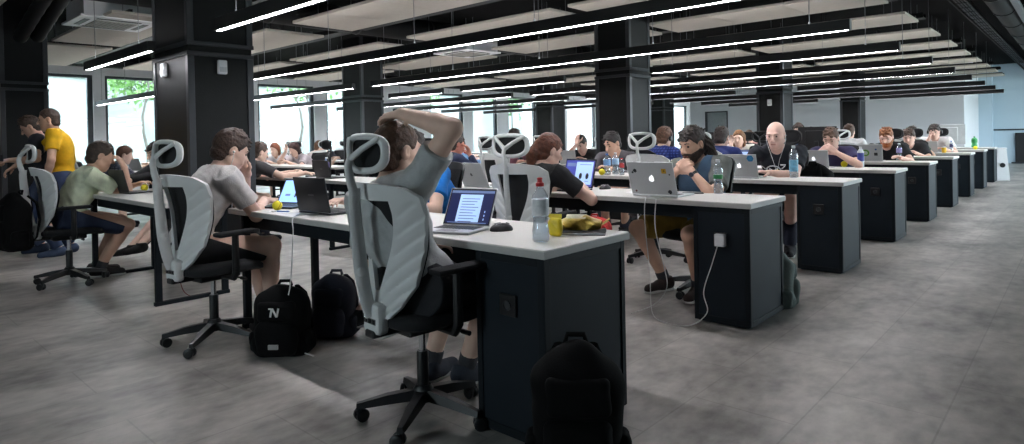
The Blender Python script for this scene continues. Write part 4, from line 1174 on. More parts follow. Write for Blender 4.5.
P_['flush'] = sit('man with flushed face in navy sweater, chin on hand, in front of the windows', (-6.2,5.72,1.17), 76, 'office chair of the man with the flushed face', pitch=10, sc=1.1, skin='red', hair=('short',(54,42,36)), shirt=((40,48,76),'long'), vox=.0095, hands=[(-6.06,5.84,1.02),(-6.2,6.1,.86)], hdir=[(-.1,-.3,.9),None])
P_['hp2'] = sit('man in blue shirt with black headphones behind a dark monitor', (-4.1,12.72,1.28), -80, 'office chair of the man in the blue shirt with headphones', sc=1.1, skin='fair', hair=('short',(56,42,36)), shirt=((70,96,138),'long'), vox=.012)
sit('dark haired man looking over the folded hands of the man in violet', (-4.48,14.72,1.22), -80, 'office chair far behind the folded hands', sc=1.05, skin='fair', hair=('short',(46,36,32)), shirt=((150,140,136),'short'), vox=.013)
P_['wb'] = sit('brown haired man in white T-shirt seen from behind a white headrest', (-2.98,11.78,1.22), 92, 'white office chair with headrest of the man in the white T-shirt far back', sc=1.08, skin='fair', hair=('short',(78,54,42)), shirt=((214,212,212),'short'), vox=.011)
# the far side of the room
sit('man in grey plaid shirt typing in front of the left windows', (-10.9,3.18,1.1), 70, 'office chair of the man in the grey plaid shirt', sc=1.08, hair=('short',(96,64,46)), shirt=((90,94,110),'long'), shirtmat=M_plaid2, vox=.012)
sit('dark haired man in white collar bending down opposite the grey plaid shirt', (-12.5,4.3,1.13), -70, 'office chair opposite the grey plaid shirt', pitch=26, sc=1.12, hair=('short',(52,40,34)), shirt=((52,50,60),'long'), vox=.012)
sit('young man half hidden behind the man bending down by the windows', (-14.6,5.0,1.15), -80, 'office chair by the left windows', sc=1.05, hair=('short',(86,60,48)), shirt=((70,70,80),'short'), vox=.014)
sit('woman with auburn hair in white top near the third window', (-12.9,6.62,1.1), -70, 'office chair of the auburn haired woman', sc=1.08, hair=('long',(130,72,46)), shirt=((214,210,214),'short'), vox=.013)
sit('dark haired woman resting her forehead on her hand near the third window', (-12.05,6.6,1.1), -84, 'office chair of the woman resting her forehead', pitch=26, sc=1.1, hair=('long',(62,36,32)), shirt=((196,186,190),'short'), vox=.013, hands=[(-12.05,6.42,1.06),(-11.8,6.3,.86)], hdir=[(0,.2,.9),None])
sit('man in white T-shirt seen from behind near the windows', (-13.0,7.75,1.13), 80, 'white office chair of the man seen from behind at the windows', sc=1.1, hair=('short',(110,74,50)), shirt=((222,216,212),'short'), vox=.013)
sit('dark haired person beside the man in white by the windows', (-12.95,8.95,1.2), -80, 'office chair beside the man in white by the windows', sc=1.05, hair=('messy',(50,42,38)), shirt=((84,84,80),'short'), vox=.014)
sit('person in red top far back between the windows and the raised elbow', (-10.5,9.8,1.16), 80, 'office chair of the person in the red top', sc=1.05, hair=('short',(44,36,34)), shirt=((190,40,44),'short'), vox=.014)
sit('person in light blue shirt beside the raised elbow, seen from behind', (-8.3,7.75,1.1), 88, 'dark office chair of the person in the light blue shirt', black=True, sc=1.08, hair=('long',(50,40,38)), shirt=((120,160,206),'long'), vox=.013)
sit('dark haired person just behind the tall white headrest', (-6.95,7.72,1.26), 88, 'office chair behind the tall white headrest', sc=1.08, hair=('short',(48,38,32)), shirt=((150,96,110),'short'), vox=.013)
sit('brown haired person far back left of the wide middle column', (-9.9,10.7,1.2), -84, 'office chair far back by the wide middle column', sc=1.05, hair=('curly',(70,52,42)), shirt=((90,96,120),'short'), vox=.014)
sit('man in dark shirt at the far block under the third window', (-14.4,8.7,1.1), -80, 'office chair under the third window', sc=1.05, hair=('short',(50,40,36)), shirt=((44,46,56),'short'), vox=.014)
sit('person in pink top partly hidden behind the woman in white', (-5.05,12.7,1.17), -70, 'office chair of the person in the pink top', sc=1.05, skin='pink', hair=('short',(90,70,56)), shirt=((206,150,150),'short'), vox=.014)
sit('dark haired person behind the bald man', (-3.45,9.75,1.22), 88, 'dark office chair in the row behind the bald man', black=True, sc=1.08, hair=('short',(48,36,32)), shirt=((40,40,48),'short'), vox=.012)
sit('man in green shirt at a far desk before the last windows', (-8.4,12.7,1.18), -80, 'office chair before the last windows', sc=1.05, hair=('short',(60,46,38)), shirt=((80,104,84),'short'), vox=.014)
# free chairs
chair(-3.12, 5.5, 92, 'empty white office chair with headrest behind the laptop with stickers')
chair(-5.15, 5.5, 86, 'empty white office chair standing behind the red haired woman')
chair(-5.75, 7.2, 84, 'empty white office chair in front of the man with a hand on his forehead')
chair(-9.6, 5.6, -90, 'empty dark office chair among the far desks', True)
chair(-10.9, 7.9, -86, 'second empty dark office chair among the far desks', True)
chair(-13.9, 3.1, 84, 'empty light office chair by the left window')

# headphones worn
def headphones(p, lab, rgb=(24,24,27)):
    t = thing('headphones', lab, 'headphones', tuple(p['org']))
    o = p['org']; m = mat('headphone_plastic', rgb, .4); q = p['hp']
    mb = MB(); mb.tube([q(.1*math.cos(PI*k/12), -.01, -.01+.135*math.sin(PI*k/12))-o for k in range(13)], .009, 8); mb.build('headband', m, t, 60)
    for s in (-1, 1):
        mb = MB(); mb.tube([q(s*.085,-.01,-.012)-o, q(s*.112,-.01,-.012)-o], .034, 14); mb.build('ear_cup', m, t, 40)
headphones(P_['phones'], 'black headphones worn by the man in the white shirt')
headphones(P_['hp2'], 'black headphones worn by the man in the blue shirt')
headphones(P_['plaid'], 'black headset on the man in the blue plaid shirt')
M_cable = mat('cable_white', (222,222,220), .5)
def earphones(p, lab, low, sides=(-1,1)):
    t = thing('earphones', lab, 'earphones', tuple(p['org'])); o = p['org']; q = p['hp']
    for s in sides:
        a = q(s*.086,-.005,-.012); mb = MB(); mb.ball(tuple(a-o), .0085, 10, 6); mb.build('earbud', M_cable, t, 60)
        mb = MB(); c = np.asarray(low, float)
        b = q(s*.075,.015,-.1); mb.tube([a-o, q(s*.088,.005,-.05)-o, b-o, (b*.4+c*.6)-o+Z3*.02+p['f']*.02, c-o], .0022, 6); mb.build('earphone_cable', M_cable, t, 60)
w = P_['white']; earphones(w, 'white earphones of the man in the white T-shirt', w['Sc']+w['tf']*.16-w['t']*.16)
w = P_['bald']; earphones(w, 'white earphones of the bald man', w['Sc']+w['tf']*.165-w['t']*.14)
# white crest printed on the bald man's shirt, wristwatch of the bearded man
def crest(p):
    c = p['Sc']+p['tf']*.147-p['t']*.115+p['ts']*.03; o = p['org']; a, b, n = p['ts'], p['t'], p['tf']
    mb = MB()
    def stroke(pts, w=.009):
        mb.tube([c+a*x+b*y+n*(.012-.9*x*x)-o for x, y in pts], w, 6, flat=.5)
    stroke([(.07*math.cos(2*PI*k/16), .062*math.sin(2*PI*k/16)) for k in range(17)]); stroke([(-.035,-.03),(-.035,.03),(0,-.005),(.035,.03),(.035,-.03)]); stroke([(-.11,.05),(-.08,.02)]); stroke([(.11,.05),(.08,.02)])
    mb.build('shirt_print', mat('print_white', (216,218,222), .8), p['o'])
    mb = MB(); e = c+a*-.10+b*.075
    mb.tube([e+n*.012-a*.025-o, e+n*.012+a*.025-o], .007, 6); mb.build('name_tag', MATS['print_white'], p['o'])
crest(P_['bald'])
def band(p, i, lab, rgb, off=.03, r=.034):
    w, e = p['wr'][i], p['el'][i]; d = nrm(e-w); o = p['org']
    t = thing('wristwatch', lab, 'watch', tuple(o))
    mb = MB(); mb.tube([w+d*(off-.011)-o, w+d*(off+.011)-o], r, 16); mb.build('strap', mat('watch_strap', rgb, .5), t, 40)
    u = nrm(np.cross(d, (0,0,1))); u = u if u@V3(.67,-.74,0) > 0 else -u
    mb = MB(); c = w+d*off+u*(r-.002)-o; mb.tube([c, c+u*.012], .018, 14); mb.build('watch_face', MATS['screen_ink'], t, 40)
band(P_['beard'], 1, 'dark wristwatch on the bearded man', (30,30,32)); band(P_['yellow'], 1, 'dark wristwatch on the man in yellow', (40,30,26))
# shirt worn under the bearded man's vest: pale shoulders
# ------------------------------------------------------------------ laptops in place
laptop(-2.22, 2.03, 106, 'open laptop showing a text document on the nearest desk', 'silver', 'doc', 119, 'dark', w=.265, d=.205)
laptop(-4.02, 2.12, 112, 'laptop with light blue screen before the man in the white T-shirt', 'dark', 'light', 122, 'bar', w=.29, d=.2)
laptop(-3.47, 2.13, -88, 'dark laptop seen from behind on the nearest desk', 'dark', 'dark', 100, 'bar', w=.34)
laptop(-6.55, 1.98, -84, 'dark laptop seen from behind on the left desk', 'dark', 'dark', 104, 'none')
t, lid = laptop(-2.27, 4.12, -90, 'silver laptop with stickers and a glowing logo on the second desk', 'silver', 'doc', 108, 'lit', w=.36, d=.255)
sticker(lid, .125, .185, .016, (30,32,36), 'shape'); sticker(lid, .145, .172, .009, (34,36,40), 'shape'); sticker(lid, -.105, .185, .018, (196,150,20), 'square'); sticker(lid, -.105, .187, .009, (90,60,16), 'shape'); sticker(lid, -.125, .03, .017, (46,46,52), 'shape'); sticker(lid, -.145, .16, .006, (52,56,60), 'disc'); sticker(lid, .14, .03, .008, (90,40,36), 'disc')
t, lid = laptop(-2.50, 6.17, -88, 'silver laptop with two blue stickers before the bald man', 'silver', 'doc', 108, 'lit', w=.345, d=.24)
for x, z in ((.13,.19),(-.115,.195)):
    sticker(lid, x, z, .035, (52,134,190), 'hex'); sticker(lid, x, z+.0, .02, (96,170,214), 'shape')
laptop(-3.17, 4.14, 80, 'laptop with a violet screen showing two figures before the red haired woman', 'dark', 'figures', 104, 'bar', w=.36, d=.25)
t, lid = laptop(-4.08, 4.13, -93, 'silver laptop seen from behind left of the red haired woman', 'silver', 'dark', 118, 'dark', w=.35, d=.245)
laptop(-2.43, 8.2, -90, 'grey laptop before the man with folded hands', 'silver', 'dark', 106, 'lit', w=.33)
t, lid = laptop(-2.32, 10.24, -86, 'pale laptop with a green round sticker before the ginger bearded man', 'silver', 'dark', 108, 'none', w=.37, d=.25)
sticker(lid, .03, .12, .05, (96,160,50), 'disc'); sticker(lid, .03, .12, .03, (232,238,228), 'disc'); sticker(lid, -.1, .1, .022, (30,32,36), 'square'); sticker(lid, -.1, .17, .014, (40,90,150), 'shape')
laptop(-2.55, 12.25, -88, 'silver laptop before the young person in black', 'silver', 'dark', 108, 'none')
laptop(-2.25, 14.28, -90, 'silver laptop with a glowing logo before the man wearing headphones', 'silver', 'dark', 106, 'lit', w=.36)
laptop(-4.5, 10.3, -88, 'laptop with a violet screen edge before the woman in white', 'dark', 'figures', 100, 'none')
laptop(-6.15, 8.2, -88, 'brown grey laptop before the man with a hand on his forehead', 'silver', 'dark', 100, 'none')
laptop(-7.35, 4.3, 60, 'laptop with light blue screen before the man in the charcoal T-shirt', 'dark', 'light', 104, 'bar')
laptop(-6.75, 4.18, -92, 'black laptop seen from behind beside the reaching hand', 'dark', 'dark', 104, 'bar', w=.36)
laptop(-6.1, 6.3, 80, 'dark laptop before the man with the flushed face', 'dark', 'light', 104, 'bar')
laptop(-7.95, 6.25, -86, 'silver laptop on the third desk behind the black laptop', 'silver', 'dark', 106, 'lit')
laptop(-4.3, 8.3, 86, 'dark laptop before the man in the blue plaid shirt', 'dark', 'light', 106, 'bar')
laptop(-3.4, 8.28, 90, 'laptop before the man in the navy sweater', 'dark', 'doc', 106, 'bar')
laptop(-12.3, 3.85, -70, 'grey laptop on the far block desk by the left windows', 'silver', 'dark', 110, 'none')
laptop(-12.85, 6.2, -80, 'silver laptop before the auburn haired woman', 'silver', 'dark', 106, 'lit')
laptop(-11.0, 3.9, 72, 'laptop before the man in the grey plaid shirt', 'dark', 'light', 106, 'bar')
# ------------------------------------------------------------------ bottles
M_pet = clear_mat('clear_plastic', (244,248,252), .10, .04, .10, (240,245,248)); M_water = clear_mat('water', (240,246,248), .06, .02, .02, (226,234,238))
M_red = mat('cap_red', (196,28,34), .4); M_wcap = mat('cap_white', (228,230,232), .4); M_bcap = mat('cap_blue', (60,110,190), .4); M_gcap = mat('cap_green', (30,130,60), .4)
def bottle(x, y, lab, cap=M_red, label=(120,140,160), h=.26, sport=False, r=.035, grp='water bottles on the desks', lab_z=(.45,.72), body=None):
    t = thing('water_bottle', lab, 'bottle', (x, y, ZT), 0, grp)
    mb = MB(); k = h/.26
    prof = [(.012,.004),(r*.86,0),(r,.008),(r,.05*k),(r*.9,.075*k),(r*.86,.09*k),(r*.96,.115*k),(r,.13*k),(r,.185*k),(r*.92,.2*k),(r*.62,.222*k),(.0135,.235*k),(.0135,.243*k)]
    mb.lathe(prof, 24); mb.build('body', body or M_pet, t, 50)
    mb = MB(); mb.lathe([(r*.8,.004),(r*.94,.012),(r*.94,.05*k),(r*.85,.075*k),(r*.81,.09*k),(r*.86,.105*k)], 20); mb.build('water', M_water, t, 50)
    if label:
        mb = MB(); mb.lathe([(r*1.012, h*lab_z[0]),(r*1.015, h*lab_z[0]+.002),(r*1.015, h*lab_z[1]-.002),(r*1.012, h*lab_z[1])], 24); l = mb.build('bottle_label', mat('label_%d_%d_%d' % label, label, .5, var=.3, scale=30), t, 50)
    mb = MB()
    if sport: mb.lathe([(.0165,h*.93),(.0175,h*.935),(.0175,h*.985),(.012,h*1.0),(.0105,h*1.04),(.012,h*1.045),(.012,h*1.07),(.007,h*1.08)], 18)
    else: mb.lathe([(.015,h*.93),(.0158,h*.935),(.0158,h*.995),(.014,h*1.0)], 18)
    mb.build('cap', cap, t, 40)
    return t
bottle(-1.70, 2.04, 'water bottle with red sports cap on the corner of the nearest desk', M_red, (236,241,246), .25, True, .036)
bottle(-2.0, 4.44, 'clear bottle with green label beside the bearded man', M_wcap, (34,120,64), .25, False, .034, lab_z=(.44,.56))
bottle(-2.1, 6.36, 'tall bottle with pale blue label beside the bald man', M_wcap, (120,184,214), .31, False, .04, lab_z=(.2,.55))
bottle(-4.02, 6.02, 'water bottle with blue label before the man in grey', M_bcap, (110,160,210), .24, False, .04)
bottle(-4.0, 6.16, 'second water bottle with blue and red label before the man in grey', M_wcap, (160,190,216), .25, False, .04)
bottle(-3.84, 6.04, 'small clear bottle with red label beside the water bottles', M_red, (190,60,60), .19, False, .028)
bottle(-2.02, 8.48, 'white bottle with dark blue label near the yellow ball', M_wcap, (48,58,140), .25, False, .036, body=mat('milky_plastic', (200,206,214), .4), lab_z=(.3,.7))
bottle(-2.02, 10.6, 'clear bottle with violet label on the fifth desk', M_wcap, (150,140,190), .25, False, .036)
bottle(-7.25, 4.42, 'water bottle beside the arm of the man in charcoal', M_wcap, (96,80,140), .24, False, .036)
bottle(-1.9, 14.5, 'small dark bottle right of the man wearing headphones', MATS['cap_blue'], (60,50,90), .22, False, .03)
bottle(-1.95, 18.3, 'green bottle on a far desk', M_gcap, (40,140,70), .26, False, .06, body=mat('green_plastic', (70,160,96), .4))
# ------------------------------------------------------------------ yellow foam balls
M_yel = mat('yellow_foam', (240,224,40), .6, var=.05, scale=25, bump=.2, bscale=200)
def ball(x, y, lab, r=.032, dark=False):
    t = thing('foam_ball', lab, 'ball', (x, y, ZT), 0, 'yellow foam balls')
    mb = MB(); mb.ball((0,0,r), r, 20, 12); mb.build('ball', M_yel, t, 60)
    mb = MB(); mb.tube([(r*1.004*math.cos(2*PI*k/24), r*.28*math.sin(4*PI*k/24), r+r*.94*math.sin(2*PI*k/24)) for k in range(25)], .0016, 5)
    mb.build('seam', mat('ball_seam', (150,136,16), .7), t)
ball(-3.88, 2.0, 'yellow foam ball beside the laptop with the light blue screen')
ball(-2.27, 6.4, 'yellow foam ball before the crest on the bald man\'s shirt', .036)
ball(-2.2, 8.47, 'yellow foam ball before the man with folded hands', .038)
ball(-2.22, 12.4, 'yellow foam ball on the desk of the young person in black', .04)
ball(-2.0, 14.4, 'yellow foam ball beside the man wearing headphones', .04)
ball(-4.06, 5.97, 'yellow foam ball before the dark haired man in grey', .036)
ball(-1.72, 16.3, 'yellow foam ball at the end of the eighth desk', .04)
ball(-6.72, 2.12, 'yellow foam ball behind the dark laptop on the left desk')
# ------------------------------------------------------------------ small things on the nearest desk
def mouse(x, y, rz, lab):
    t = thing('computer_mouse', lab, 'mouse', (x, y, ZT), rz, 'computer mice')
    fd = Field(); fd.ell((0,0,.006), ((1,0,0),(0,1,0),(0,0,1)), (.034,.056,.032), .0); fd.half((0,0,0), (0,0,-1)); fd.ell((-.036,-.004,.012), ((1,0,0),(0,1,0),(0,0,1)), (.012,.03,.012), .008, 's')
    field_obj(fd, .0022, 'shell', mat('mouse_dark', (52,52,56), .3), t)
    mb = MB(); mb.tube([(0,.022,.036),(0,.038,.03)], .005, 8); mb.build('scroll_wheel', mat('mouse_wheel', (120,122,126), .4), t, 40)
    mb = MB(); mb.tube([(-.012,.0,.0365),(-.018,-.03,.031)], .004, 6); mb.tube([(.014,.0,.0365),(.02,-.03,.031)], .004, 6); mb.build('side_stripe', mat('mouse_grey', (150,152,156), .35), t)
mouse(-2.05, 2.17, -.6, 'dark computer mouse beside the laptop on the nearest desk')
mouse(-2.95, 4.38, -.3, 'dark computer mouse beside the red haired woman\'s laptop')
# snack bag, yellow pouch and notebook
t = thing('snack_bag', 'crumpled golden snack bag lying open on the nearest desk', 'snack bag', (-1.73, 2.36, ZT), .5)
def bag(u, v):
    x = (u-.5)*.2; q = math.sin(PI*u)**.6; a = 2*PI*v
    r = .012+.03*q
    return (x, .055*(.6+.4*q)*math.cos(a)+.008*math.sin(9*u+3*a), .034+r*math.sin(a)*(1 if math.sin(a) > 0 else .95)+.006*math.sin(17*u)*math.sin(2*a+1))
mb = MB(); mb.grid(bag, 24, 19); mb.m = 0
M_gold = mat('gold_foil', (176,152,72), .3, .55, var=.3, scale=22, bump=.5, bscale=50)
fixn(mb.build('pouch', M_gold, t, 50))
mb = MB(); mb.grid(lambda u, v: (.1+.03*u, (v-.5)*(.08+.03*u)+.004*math.sin(8*v), .034+.02*u+.004*math.sin(20*v)), 4, 14); mb.build('torn_flap', MATS['gold_foil'], t)
mb = MB(); mb.grid(lambda u, v: (-.06+.09*u, .056*math.cos(.2+2.2*v), .036+.044*math.sin(.2+2.2*v)), 6, 10); mb.build('bag_print', mat('foil_print', (206,202,176), .4, var=.3, scale=20), t)
t = thing('snack_pouch', 'small bright yellow pouch standing between bottle and golden bag', 'snack bag', (-1.74, 2.19, ZT), .3)
fd = Field(); fd.rbox((0,0,.042), ((1,0,0),(0,1,0),(0,0,1)), (.032,.018,.042), .016, 0.); fd.folds(.003, 60, 1.); fd.half((0,0,.001), (0,0,-1))
field_obj(fd, .004, 'pouch', mat('pouch_yellow', (226,200,30), .4, var=.1), t)
mb = MB(); mb.box(-.03,.03,-.003,.003,.08,.098,.002); mb.build('seal', MATS['pouch_yellow'], t)
t = thing('notebook', 'thin dark notebook lying under the golden snack bag', 'notebook', (-1.69, 2.33, ZT), .55)
mb = MB(); mb.box(-.1,.1,-.07,.07,.0005,.0035,.001); mb.box(-.1,.1,-.07,.07,.010,.013,.001); mb.box(-.1,-.097,-.07,.07,.002,.012); mb.build('cover', mat('notebook_dark', (44,46,52), .6), t)
mb = MB(); mb.box(-.0965,.097,-.067,.067,.0036,.0099); mb.build('pages', M_wcap, t)
t = thing('paper_sheet', 'white sheet of paper lying before the yellow ball', 'paper', (-3.78, 1.99, ZT), .2)
mb = MB(); mb.box(-.1,.1,-.07,.07,.0005,.0018); mb.build('sheet', mat('paper_white', (232,232,230), .8), t)
mb = MB(); mb.box(-.08,.0,-.04,-.036,.0018,.0022); mb.box(-.08,.04,-.02,-.016,.0018,.0022); mb.box(-.08,.02,0,.004,.0018,.0022); mb.build('print_lines', MATS['screen_ink'], t)
t = thing('pen', 'blue pen lying on the sheet of paper', 'pen', (-3.74, 1.95, ZT+.008), .4); mb = MB(); mb.tube([(-.06,0,0),(.055,0,0),(.068,0,0)], [.004,.004,.001], 8); mb.build('barrel', M_bcap, t); mb = MB(); mb.tube([(-.07,0,0),(-.03,0,0)], .0048, 8); mb.build('pen_cap', M_wcap, t)
for x, y, rz, lab in ((-2.16,4.36,.5,'dark phone lying before the bearded man'),(-3.0,6.25,.2,'dark phone on the third desk left of the laptop with blue stickers')):
    t = thing('mobile_phone', lab, 'phone', (x, y, ZT), rz, 'phones'); mb = MB(); mb.box(-.075,.075,-.037,.037,.0005,.008,.003); mb.build('phone_case', M_key, t); mb = MB(); mb.box(-.066,.066,-.033,.033,.0078,.0084,.0002); mb.build('screen', M_sock, t)
t = thing('phone', 'phone held by the standing man beside the yellow shirt', 'phone', (-9.13,1.40,1.13), .3); mb = MB(); mb.box(-.07,.07,-.005,.005,-.037,.037,.003); mb.build('phone_case', M_key, t); mb = MB(); mb.box(-.062,.062,.0045,.0056,-.032,.032,.0003); mb.build('screen', S_lite, t)
def papers(x, y, rz, lab, w=.105, d=.148):
    t = thing('paper_sheet', lab, 'paper', (x,y,ZT), rz, 'paper sheets on the desks'); mb = MB(); mb.box(-w,w,-d,d,.0005,.002); mb.build('sheet', MATS['paper_white'], t)
papers(-2.55,4.3,.3,'white paper left of the laptop with stickers'); papers(-2.75,6.2,.1,'white paper left of the laptop with blue stickers'); papers(-3.35,6.1,.4,'white paper right of the water bottles'); papers(-2.7,8.15,.2,'paper on the desk of the man with folded hands')
t = thing('paper_cup', 'yellow cup beside the laptop of the man wearing headphones', 'cup', (-1.98,14.22,ZT)); mb = MB(); mb.lathe([(.03,0),(.034,.001),(.042,.1),(.043,.102),(.04,.1),(.032,.006)], 18); mb.build('cup', mat('cup_amber', (226,176,40), .5), t, 40); mb = MB(); mb.lathe([(.044,.1),(.0445,.106),(.03,.108)], 18); mb.build('cup_lid', M_wcap, t, 40)
# monitors
def monitor(x, y, rz, lab, rgb, w=.52, h=.34, col='pale'):
    t = thing('monitor', lab, 'monitor', (x,y,ZT), rz, 'desktop monitors')
    m = mat('monitor_'+col, rgb, .45)
    mb = MB(); mb.box(-w/2,w/2,-.012,.012,.12,.12+h,.008); mb.box(-w*.3,w*.3,.01,.035,.18,.06+h,.01); mb.build('display', m, t)
    mb = MB(); mb.box(-w/2+.012,w/2-.012,-.0135,-.0119,.135,.108+h); mb.build('screen', MATS['screen_ink'], t)
    mb = MB(); mb.box(-.03,.03,.03,.05,.01,.3,.006); mb.box(-.11,.11,-.07,.1,0,.012,.005); mb.build('stand', m, t)
monitor(-2.22, 16.35, PI, 'white desktop monitor seen from behind at the eighth desk', (214,216,216), .66, .42)
monitor(-3.05, 10.3, PI, 'black monitor seen from behind beside the bald man', (22,23,26), .56, .4, 'black')
monitor(-5.7, 12.4, PI, 'black monitor far back before the column', (22,23,26), .56, .36, 'black')
# ------------------------------------------------------------------ bags
M_bag = mat('bag_black_nylon', (7,7,8), .9, var=.1, bump=.1, spec=.2, bscale=180)
M_zip = mat('zip_dark', (40,40,43), .4)
M_patch = mat('bag_patch', (150,152,150), .6)
def backpack(lab, loc, rz, size=(.34,.2,.5), m=None, tilt=0., patch=True, letter=False, slump=0., grp='backpacks'):
    m = m or M_bag
    w, d, h = size
    t = thing('backpack', lab, 'backpack', loc, rz, grp)          # front faces -Y
    Mx = Matrix.Rotation(tilt, 4, 'X')
    A = ((1,0,0),(0,1,0),(0,0,1))
    fd = Field(); fd.rbox((0,0,h*.42), A, (w/2,d/2,h*.42), .07, 0.); fd.ell((0,.0,h*.66), A, (w*.46,d*.5,h*.34), .06)
    fd.ell((0,.01,h*.14), A, (w*.56,d*.55,h*.16), .07)
    fd.folds(.005, 22, 2.+slump); fd.half((0,0,.003), (0,0,-1)); b = field_obj(fd, .008, 'main_body', m, t)
    fd = Field(); fd.rbox((0,-d*.5,h*.28), A, (w*.38,.045,h*.24), .04, 0.); fd.folds(.004, 26, 4.); fd.half((0,0,.004), (0,0,-1)); fp = field_obj(fd, .007, 'front_pocket', m, t)
    fd = Field(); fd.rbox((0,-d*.46,h*.66), A, (w*.36,.028,h*.14), .026, 0.); fd.folds(.003, 26, 5.); up2 = field_obj(fd, .007, 'upper_pocket', m, t)
    objs = [b, fp, up2]
    mb = MB(); mb.tube([(-.04,d*.25,h*.95),(-.03,d*.3,h*1.015),(.03,d*.3,h*1.015),(.04,d*.25,h*.95)], .01, 8); objs.append(mb.build('carry_handle', m, t, 60))
    for s in (-1, 1):
        mb = MB(); mb.tube([(s*w*.2,d*.42,h*.93),(s*w*.26,d*.72,h*.8),(s*w*.34,d*.78,h*.5),(s*w*.42,d*.62,h*.22),(s*w*.44,d*.38,h*.1)], [.02,.026,.024,.016,.012], 10, flat=.45); objs.append(mb.build('shoulder_strap', m, t, 60))
        fd = Field(); fd.rbox((s*w*.5,0,h*.2), A, (.03,d*.32,h*.15), .026, 0.); fd.folds(.003, 30, 6.); fd.half((0,0,.004), (0,0,-1)); objs.append(field_obj(fd, .008, 'side_pocket', m, t))
    mb = MB(); mb.tube([(w*.43*math.cos(a), -d*.30, h*.6+h*.3*math.sin(a)) for a in [PI*k/16 for k in range(17)]], .004, 6); objs.append(mb.build('zip', M_zip, t))
    if patch:
        mb = MB(); pz = .17 if patch is True else patch; mb.box(-.028,.028,-d*.5-.057,-d*.5-.046,h*pz,h*pz+.026,.001); p = mb.build('brand_patch', M_patch, t); objs.append(p)
    if letter:
        mb = MB(); y = -d*.46-.031; z = h*.66
        # slanted capital N with a flying left bar
        def bar(x0, z0, x1, z1, wd): mb.tube([(x0*.72,y,z+(z0-z)*.72),(x1*.72,y,z+(z1-z)*.72)], wd*.72, 4)
        bar(-.034,z-.034,-.02,z+.034,.0085); bar(-.018,z+.034,.016,z-.034,.0085); bar(.018,z-.034,.034,z+.034,.0085); bar(-.046,z+.03,-.022,z+.03,.006)
        objs.append(mb.build('letter_emblem', mat('emblem_white', (224,224,222), .6), t))
    if tilt:
        for o in objs: o.matrix_local = Mx
    return t
backpack('large black backpack leaning against the end of the nearest desk', (-1.37,1.83,.0), R(38), (.32,.18,.50), None, 0, .33)
backpack('black backpack with white letter N on the floor under the nearest desk', (-3.50,1.82,.0), R(40), (.31,.18,.41), None, 0, True, True)
backpack('dark navy backpack under the nearest desk beside jeans legs', (-3.56,2.2,.0), R(35), (.26,.18,.40), mat('bag_navy', (26,30,44), .8, bump=.3), 0, False)
backpack('black backpack hanging from the chair of the man in pale green', (-6.84,1.13,.36), R(4), (.36,.2,.5), None, 0, False)
backpack('red and black backpack on the floor, seen below the second desk', (-3.85,5.5,.0), R(30), (.36,.22,.40), mat('bag_red', (178,34,34), .8, var=.5, scale=16, bump=.3), 0, False)
backpack('grey green backpack behind the end of the second desk', (-1.66,4.62,.0), R(130), (.30,.18,.40), mat('bag_sage', (104,116,112), .85, var=.12, bump=.3), 0, False)
backpack('black backpack hanging behind the bald man\'s chair', (-2.1,7.0,.42), R(176), (.34,.18,.5), None, 0, False)
# ------------------------------------------------------------------ charger, cables, bin
t = thing('charger', 'white charger plugged into the end of the second desk', 'charger', (-1.745+.0, YN(1)+.02, .555))
mb = MB(); mb.box(-.034,.034,-.05,-.014,-.04,.04,.006); mb.build('charger_body', M_wcap, t)
def cable(pts, lab, m=M_cable, r=.0032, label=None):
    # smooth curve through the points
    pts = [Vector(p) for p in pts]; out = []
    for i in range(len(pts)-1):
        p0 = pts[max(0, i-1)]; p1 = pts[i]; p2 = pts[i+1]; p3 = pts[min(len(pts)-1, i+2)]
        for k in range(8):
            q = k/8; out.append(.5*((2*p1)+(p2-p0)*q+(2*p0-5*p1+4*p2-p3)*q*q+(3*p1-p0-3*p2+p3)*q**3))
    out.append(pts[-1])
    mb = MB(); mb.tube(out, r, 7); o = mb.build('cable', m, None, 60); tag(o, lab, 'cable', 'charging cables')
yb = YN(1)
cable([(-1.755,yb-.03,.52),(-1.79,yb-.04,.40),(-1.84,yb-.06,.22),(-1.80,yb-.1,.1),(-1.9,yb-.15,.01),(-2.08,yb-.16,.004),(-2.22,yb-.06,.03),(-2.24,yb-.045,.3),(-2.28,yb-.03,.62),(-2.28,yb-.016,.795),(-2.27,yb+.06,.805)], 'white charging cable looping from the wall charger up to the laptop with stickers')
cable([(-2.2,yb-.012,.8),(-2.2,yb-.03,.6),(-2.14,yb-.03,.35),(-2.12,yb-.03,.2),(-2.2,yb-.06,.08),(-2.35,yb-.12,.004)], 'second white cable dangling from the second desk to the floor')
cable([(-3.42,2.02,.803),(-3.42,1.866,.806),(-3.42,1.855,.7),(-3.4,1.82,.42),(-3.46,1.80,.2),(-3.42,1.83,.06),(-3.3,1.9,.006)], 'white cable hanging down from the nearest desk beside the jeans legs')
cable([(-5.35,1.9,.76),(-5.4,1.95,.6),(-5.55,1.98,.3),(-5.5,2.0,.05),(-5.3,2.02,.008)], 'thin dark red cable hanging under the left desk', mat('cable_red', (120,40,40), .6))
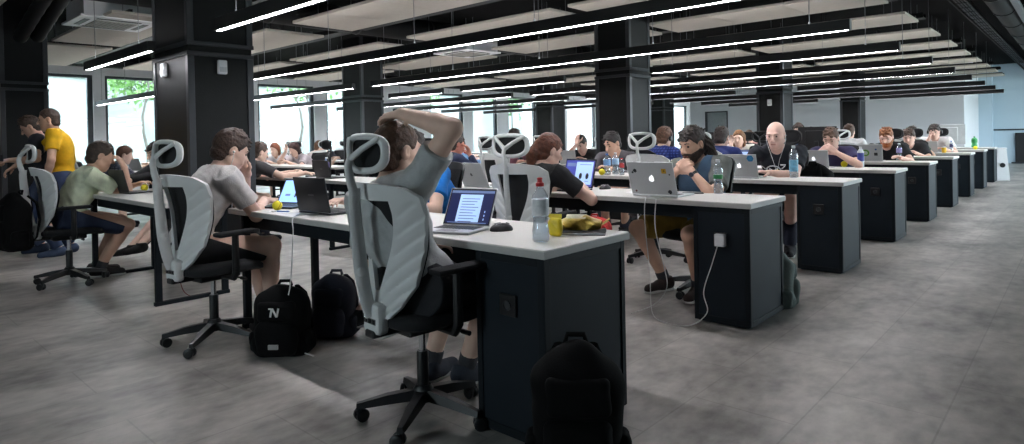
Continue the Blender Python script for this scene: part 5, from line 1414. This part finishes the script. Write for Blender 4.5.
# white tapered bin at the end of the aisle
t = thing('waste_bin', 'white tapered bin with a round black opening at the end of the rows', 'bin', (-1.5,19.0,0), .2)
mb = MB(); vs = []
for z, w in ((0,.135),(.02,.14),(.72,.085),(.74,.08)): vs += [(-w,-w,z),(w,-w,z),(w,w,z),(-w,w,z)]
fs = [(3,2,1,0),(12,13,14,15)]
for i in range(3):
    for q in range(4): fs.append((i*4+q, i*4+(q+1) % 4, i*4+(q+1) % 4+4, i*4+q+4))
mb.add(vs, fs); mb.build('bin_body', M_white, t)
mb = MB(); Mx = Matrix.Translation((0,-.112,.36)) @ Matrix.Rotation(PI/2-.14, 4, 'X'); mb.lathe([(.05,-.012),(.055,-.01),(.055,.02)], 18, (0,0,0), Mx); mb.build('bin_opening', M_sock, t)
mb = MB(); mb.box(-.095,.095,-.095,.095,.74,.775,.012); mb.build('bin_lid', M_white, t)

# ------------------------------------------------------------------ daylight
w = bpy.data.worlds.new('World'); SC.world = w; w.use_nodes = True
nt = w.node_tree; bg = nt.nodes['Background']
tc = nt.nodes.new('ShaderNodeTexCoord'); sx = nt.nodes.new('ShaderNodeSeparateXYZ'); rp = nt.nodes.new('ShaderNodeValToRGB')
nt.links.new(tc.outputs['Generated'], sx.inputs[0]); nt.links.new(sx.outputs['Z'], rp.inputs['Fac'])
rp.color_ramp.elements[0].color = (.88,.94,1.,1); rp.color_ramp.elements[1].color = (.74,.87,1.,1)
nt.links.new(rp.outputs['Color'], bg.inputs['Color']); bg.inputs['Strength'].default_value = 9.
def portal(n, loc, rot, sx_, sy):
    l = bpy.data.lights.new(n, 'AREA'); l.shape = 'RECTANGLE'; l.size = sx_; l.size_y = sy; l.cycles.is_portal = True
    o = bpy.data.objects.new(n, l); o.location = loc; o.rotation_euler = rot; COL.objects.link(o)
for i, (a, b) in enumerate(WIN): portal('daylight_portal', (XW-.02, (a+b)/2, (ZS+ZH)/2), (PI/2, 0, -PI/2), b-a, ZH-ZS)
for i, (a, b) in enumerate(RW_FILL): portal('daylight_portal', (4.0, (a+b)/2, 1.7), (PI/2, 0, PI/2), b-a, 2.4)
SC.view_settings.exposure = .95
for i, (a, b) in enumerate(FW_FILL): portal('daylight_portal', ((a+b)/2, -4.2, 1.775), (PI/2, 0, 0), b-a, 1.65)
SC.cycles.use_denoising = True
SC.cycles.max_bounces = 10; SC.cycles.diffuse_bounces = 4; SC.cycles.glossy_bounces = 3; SC.cycles.transparent_max_bounces = 16
SC.cycles.sample_clamp_indirect = 6.
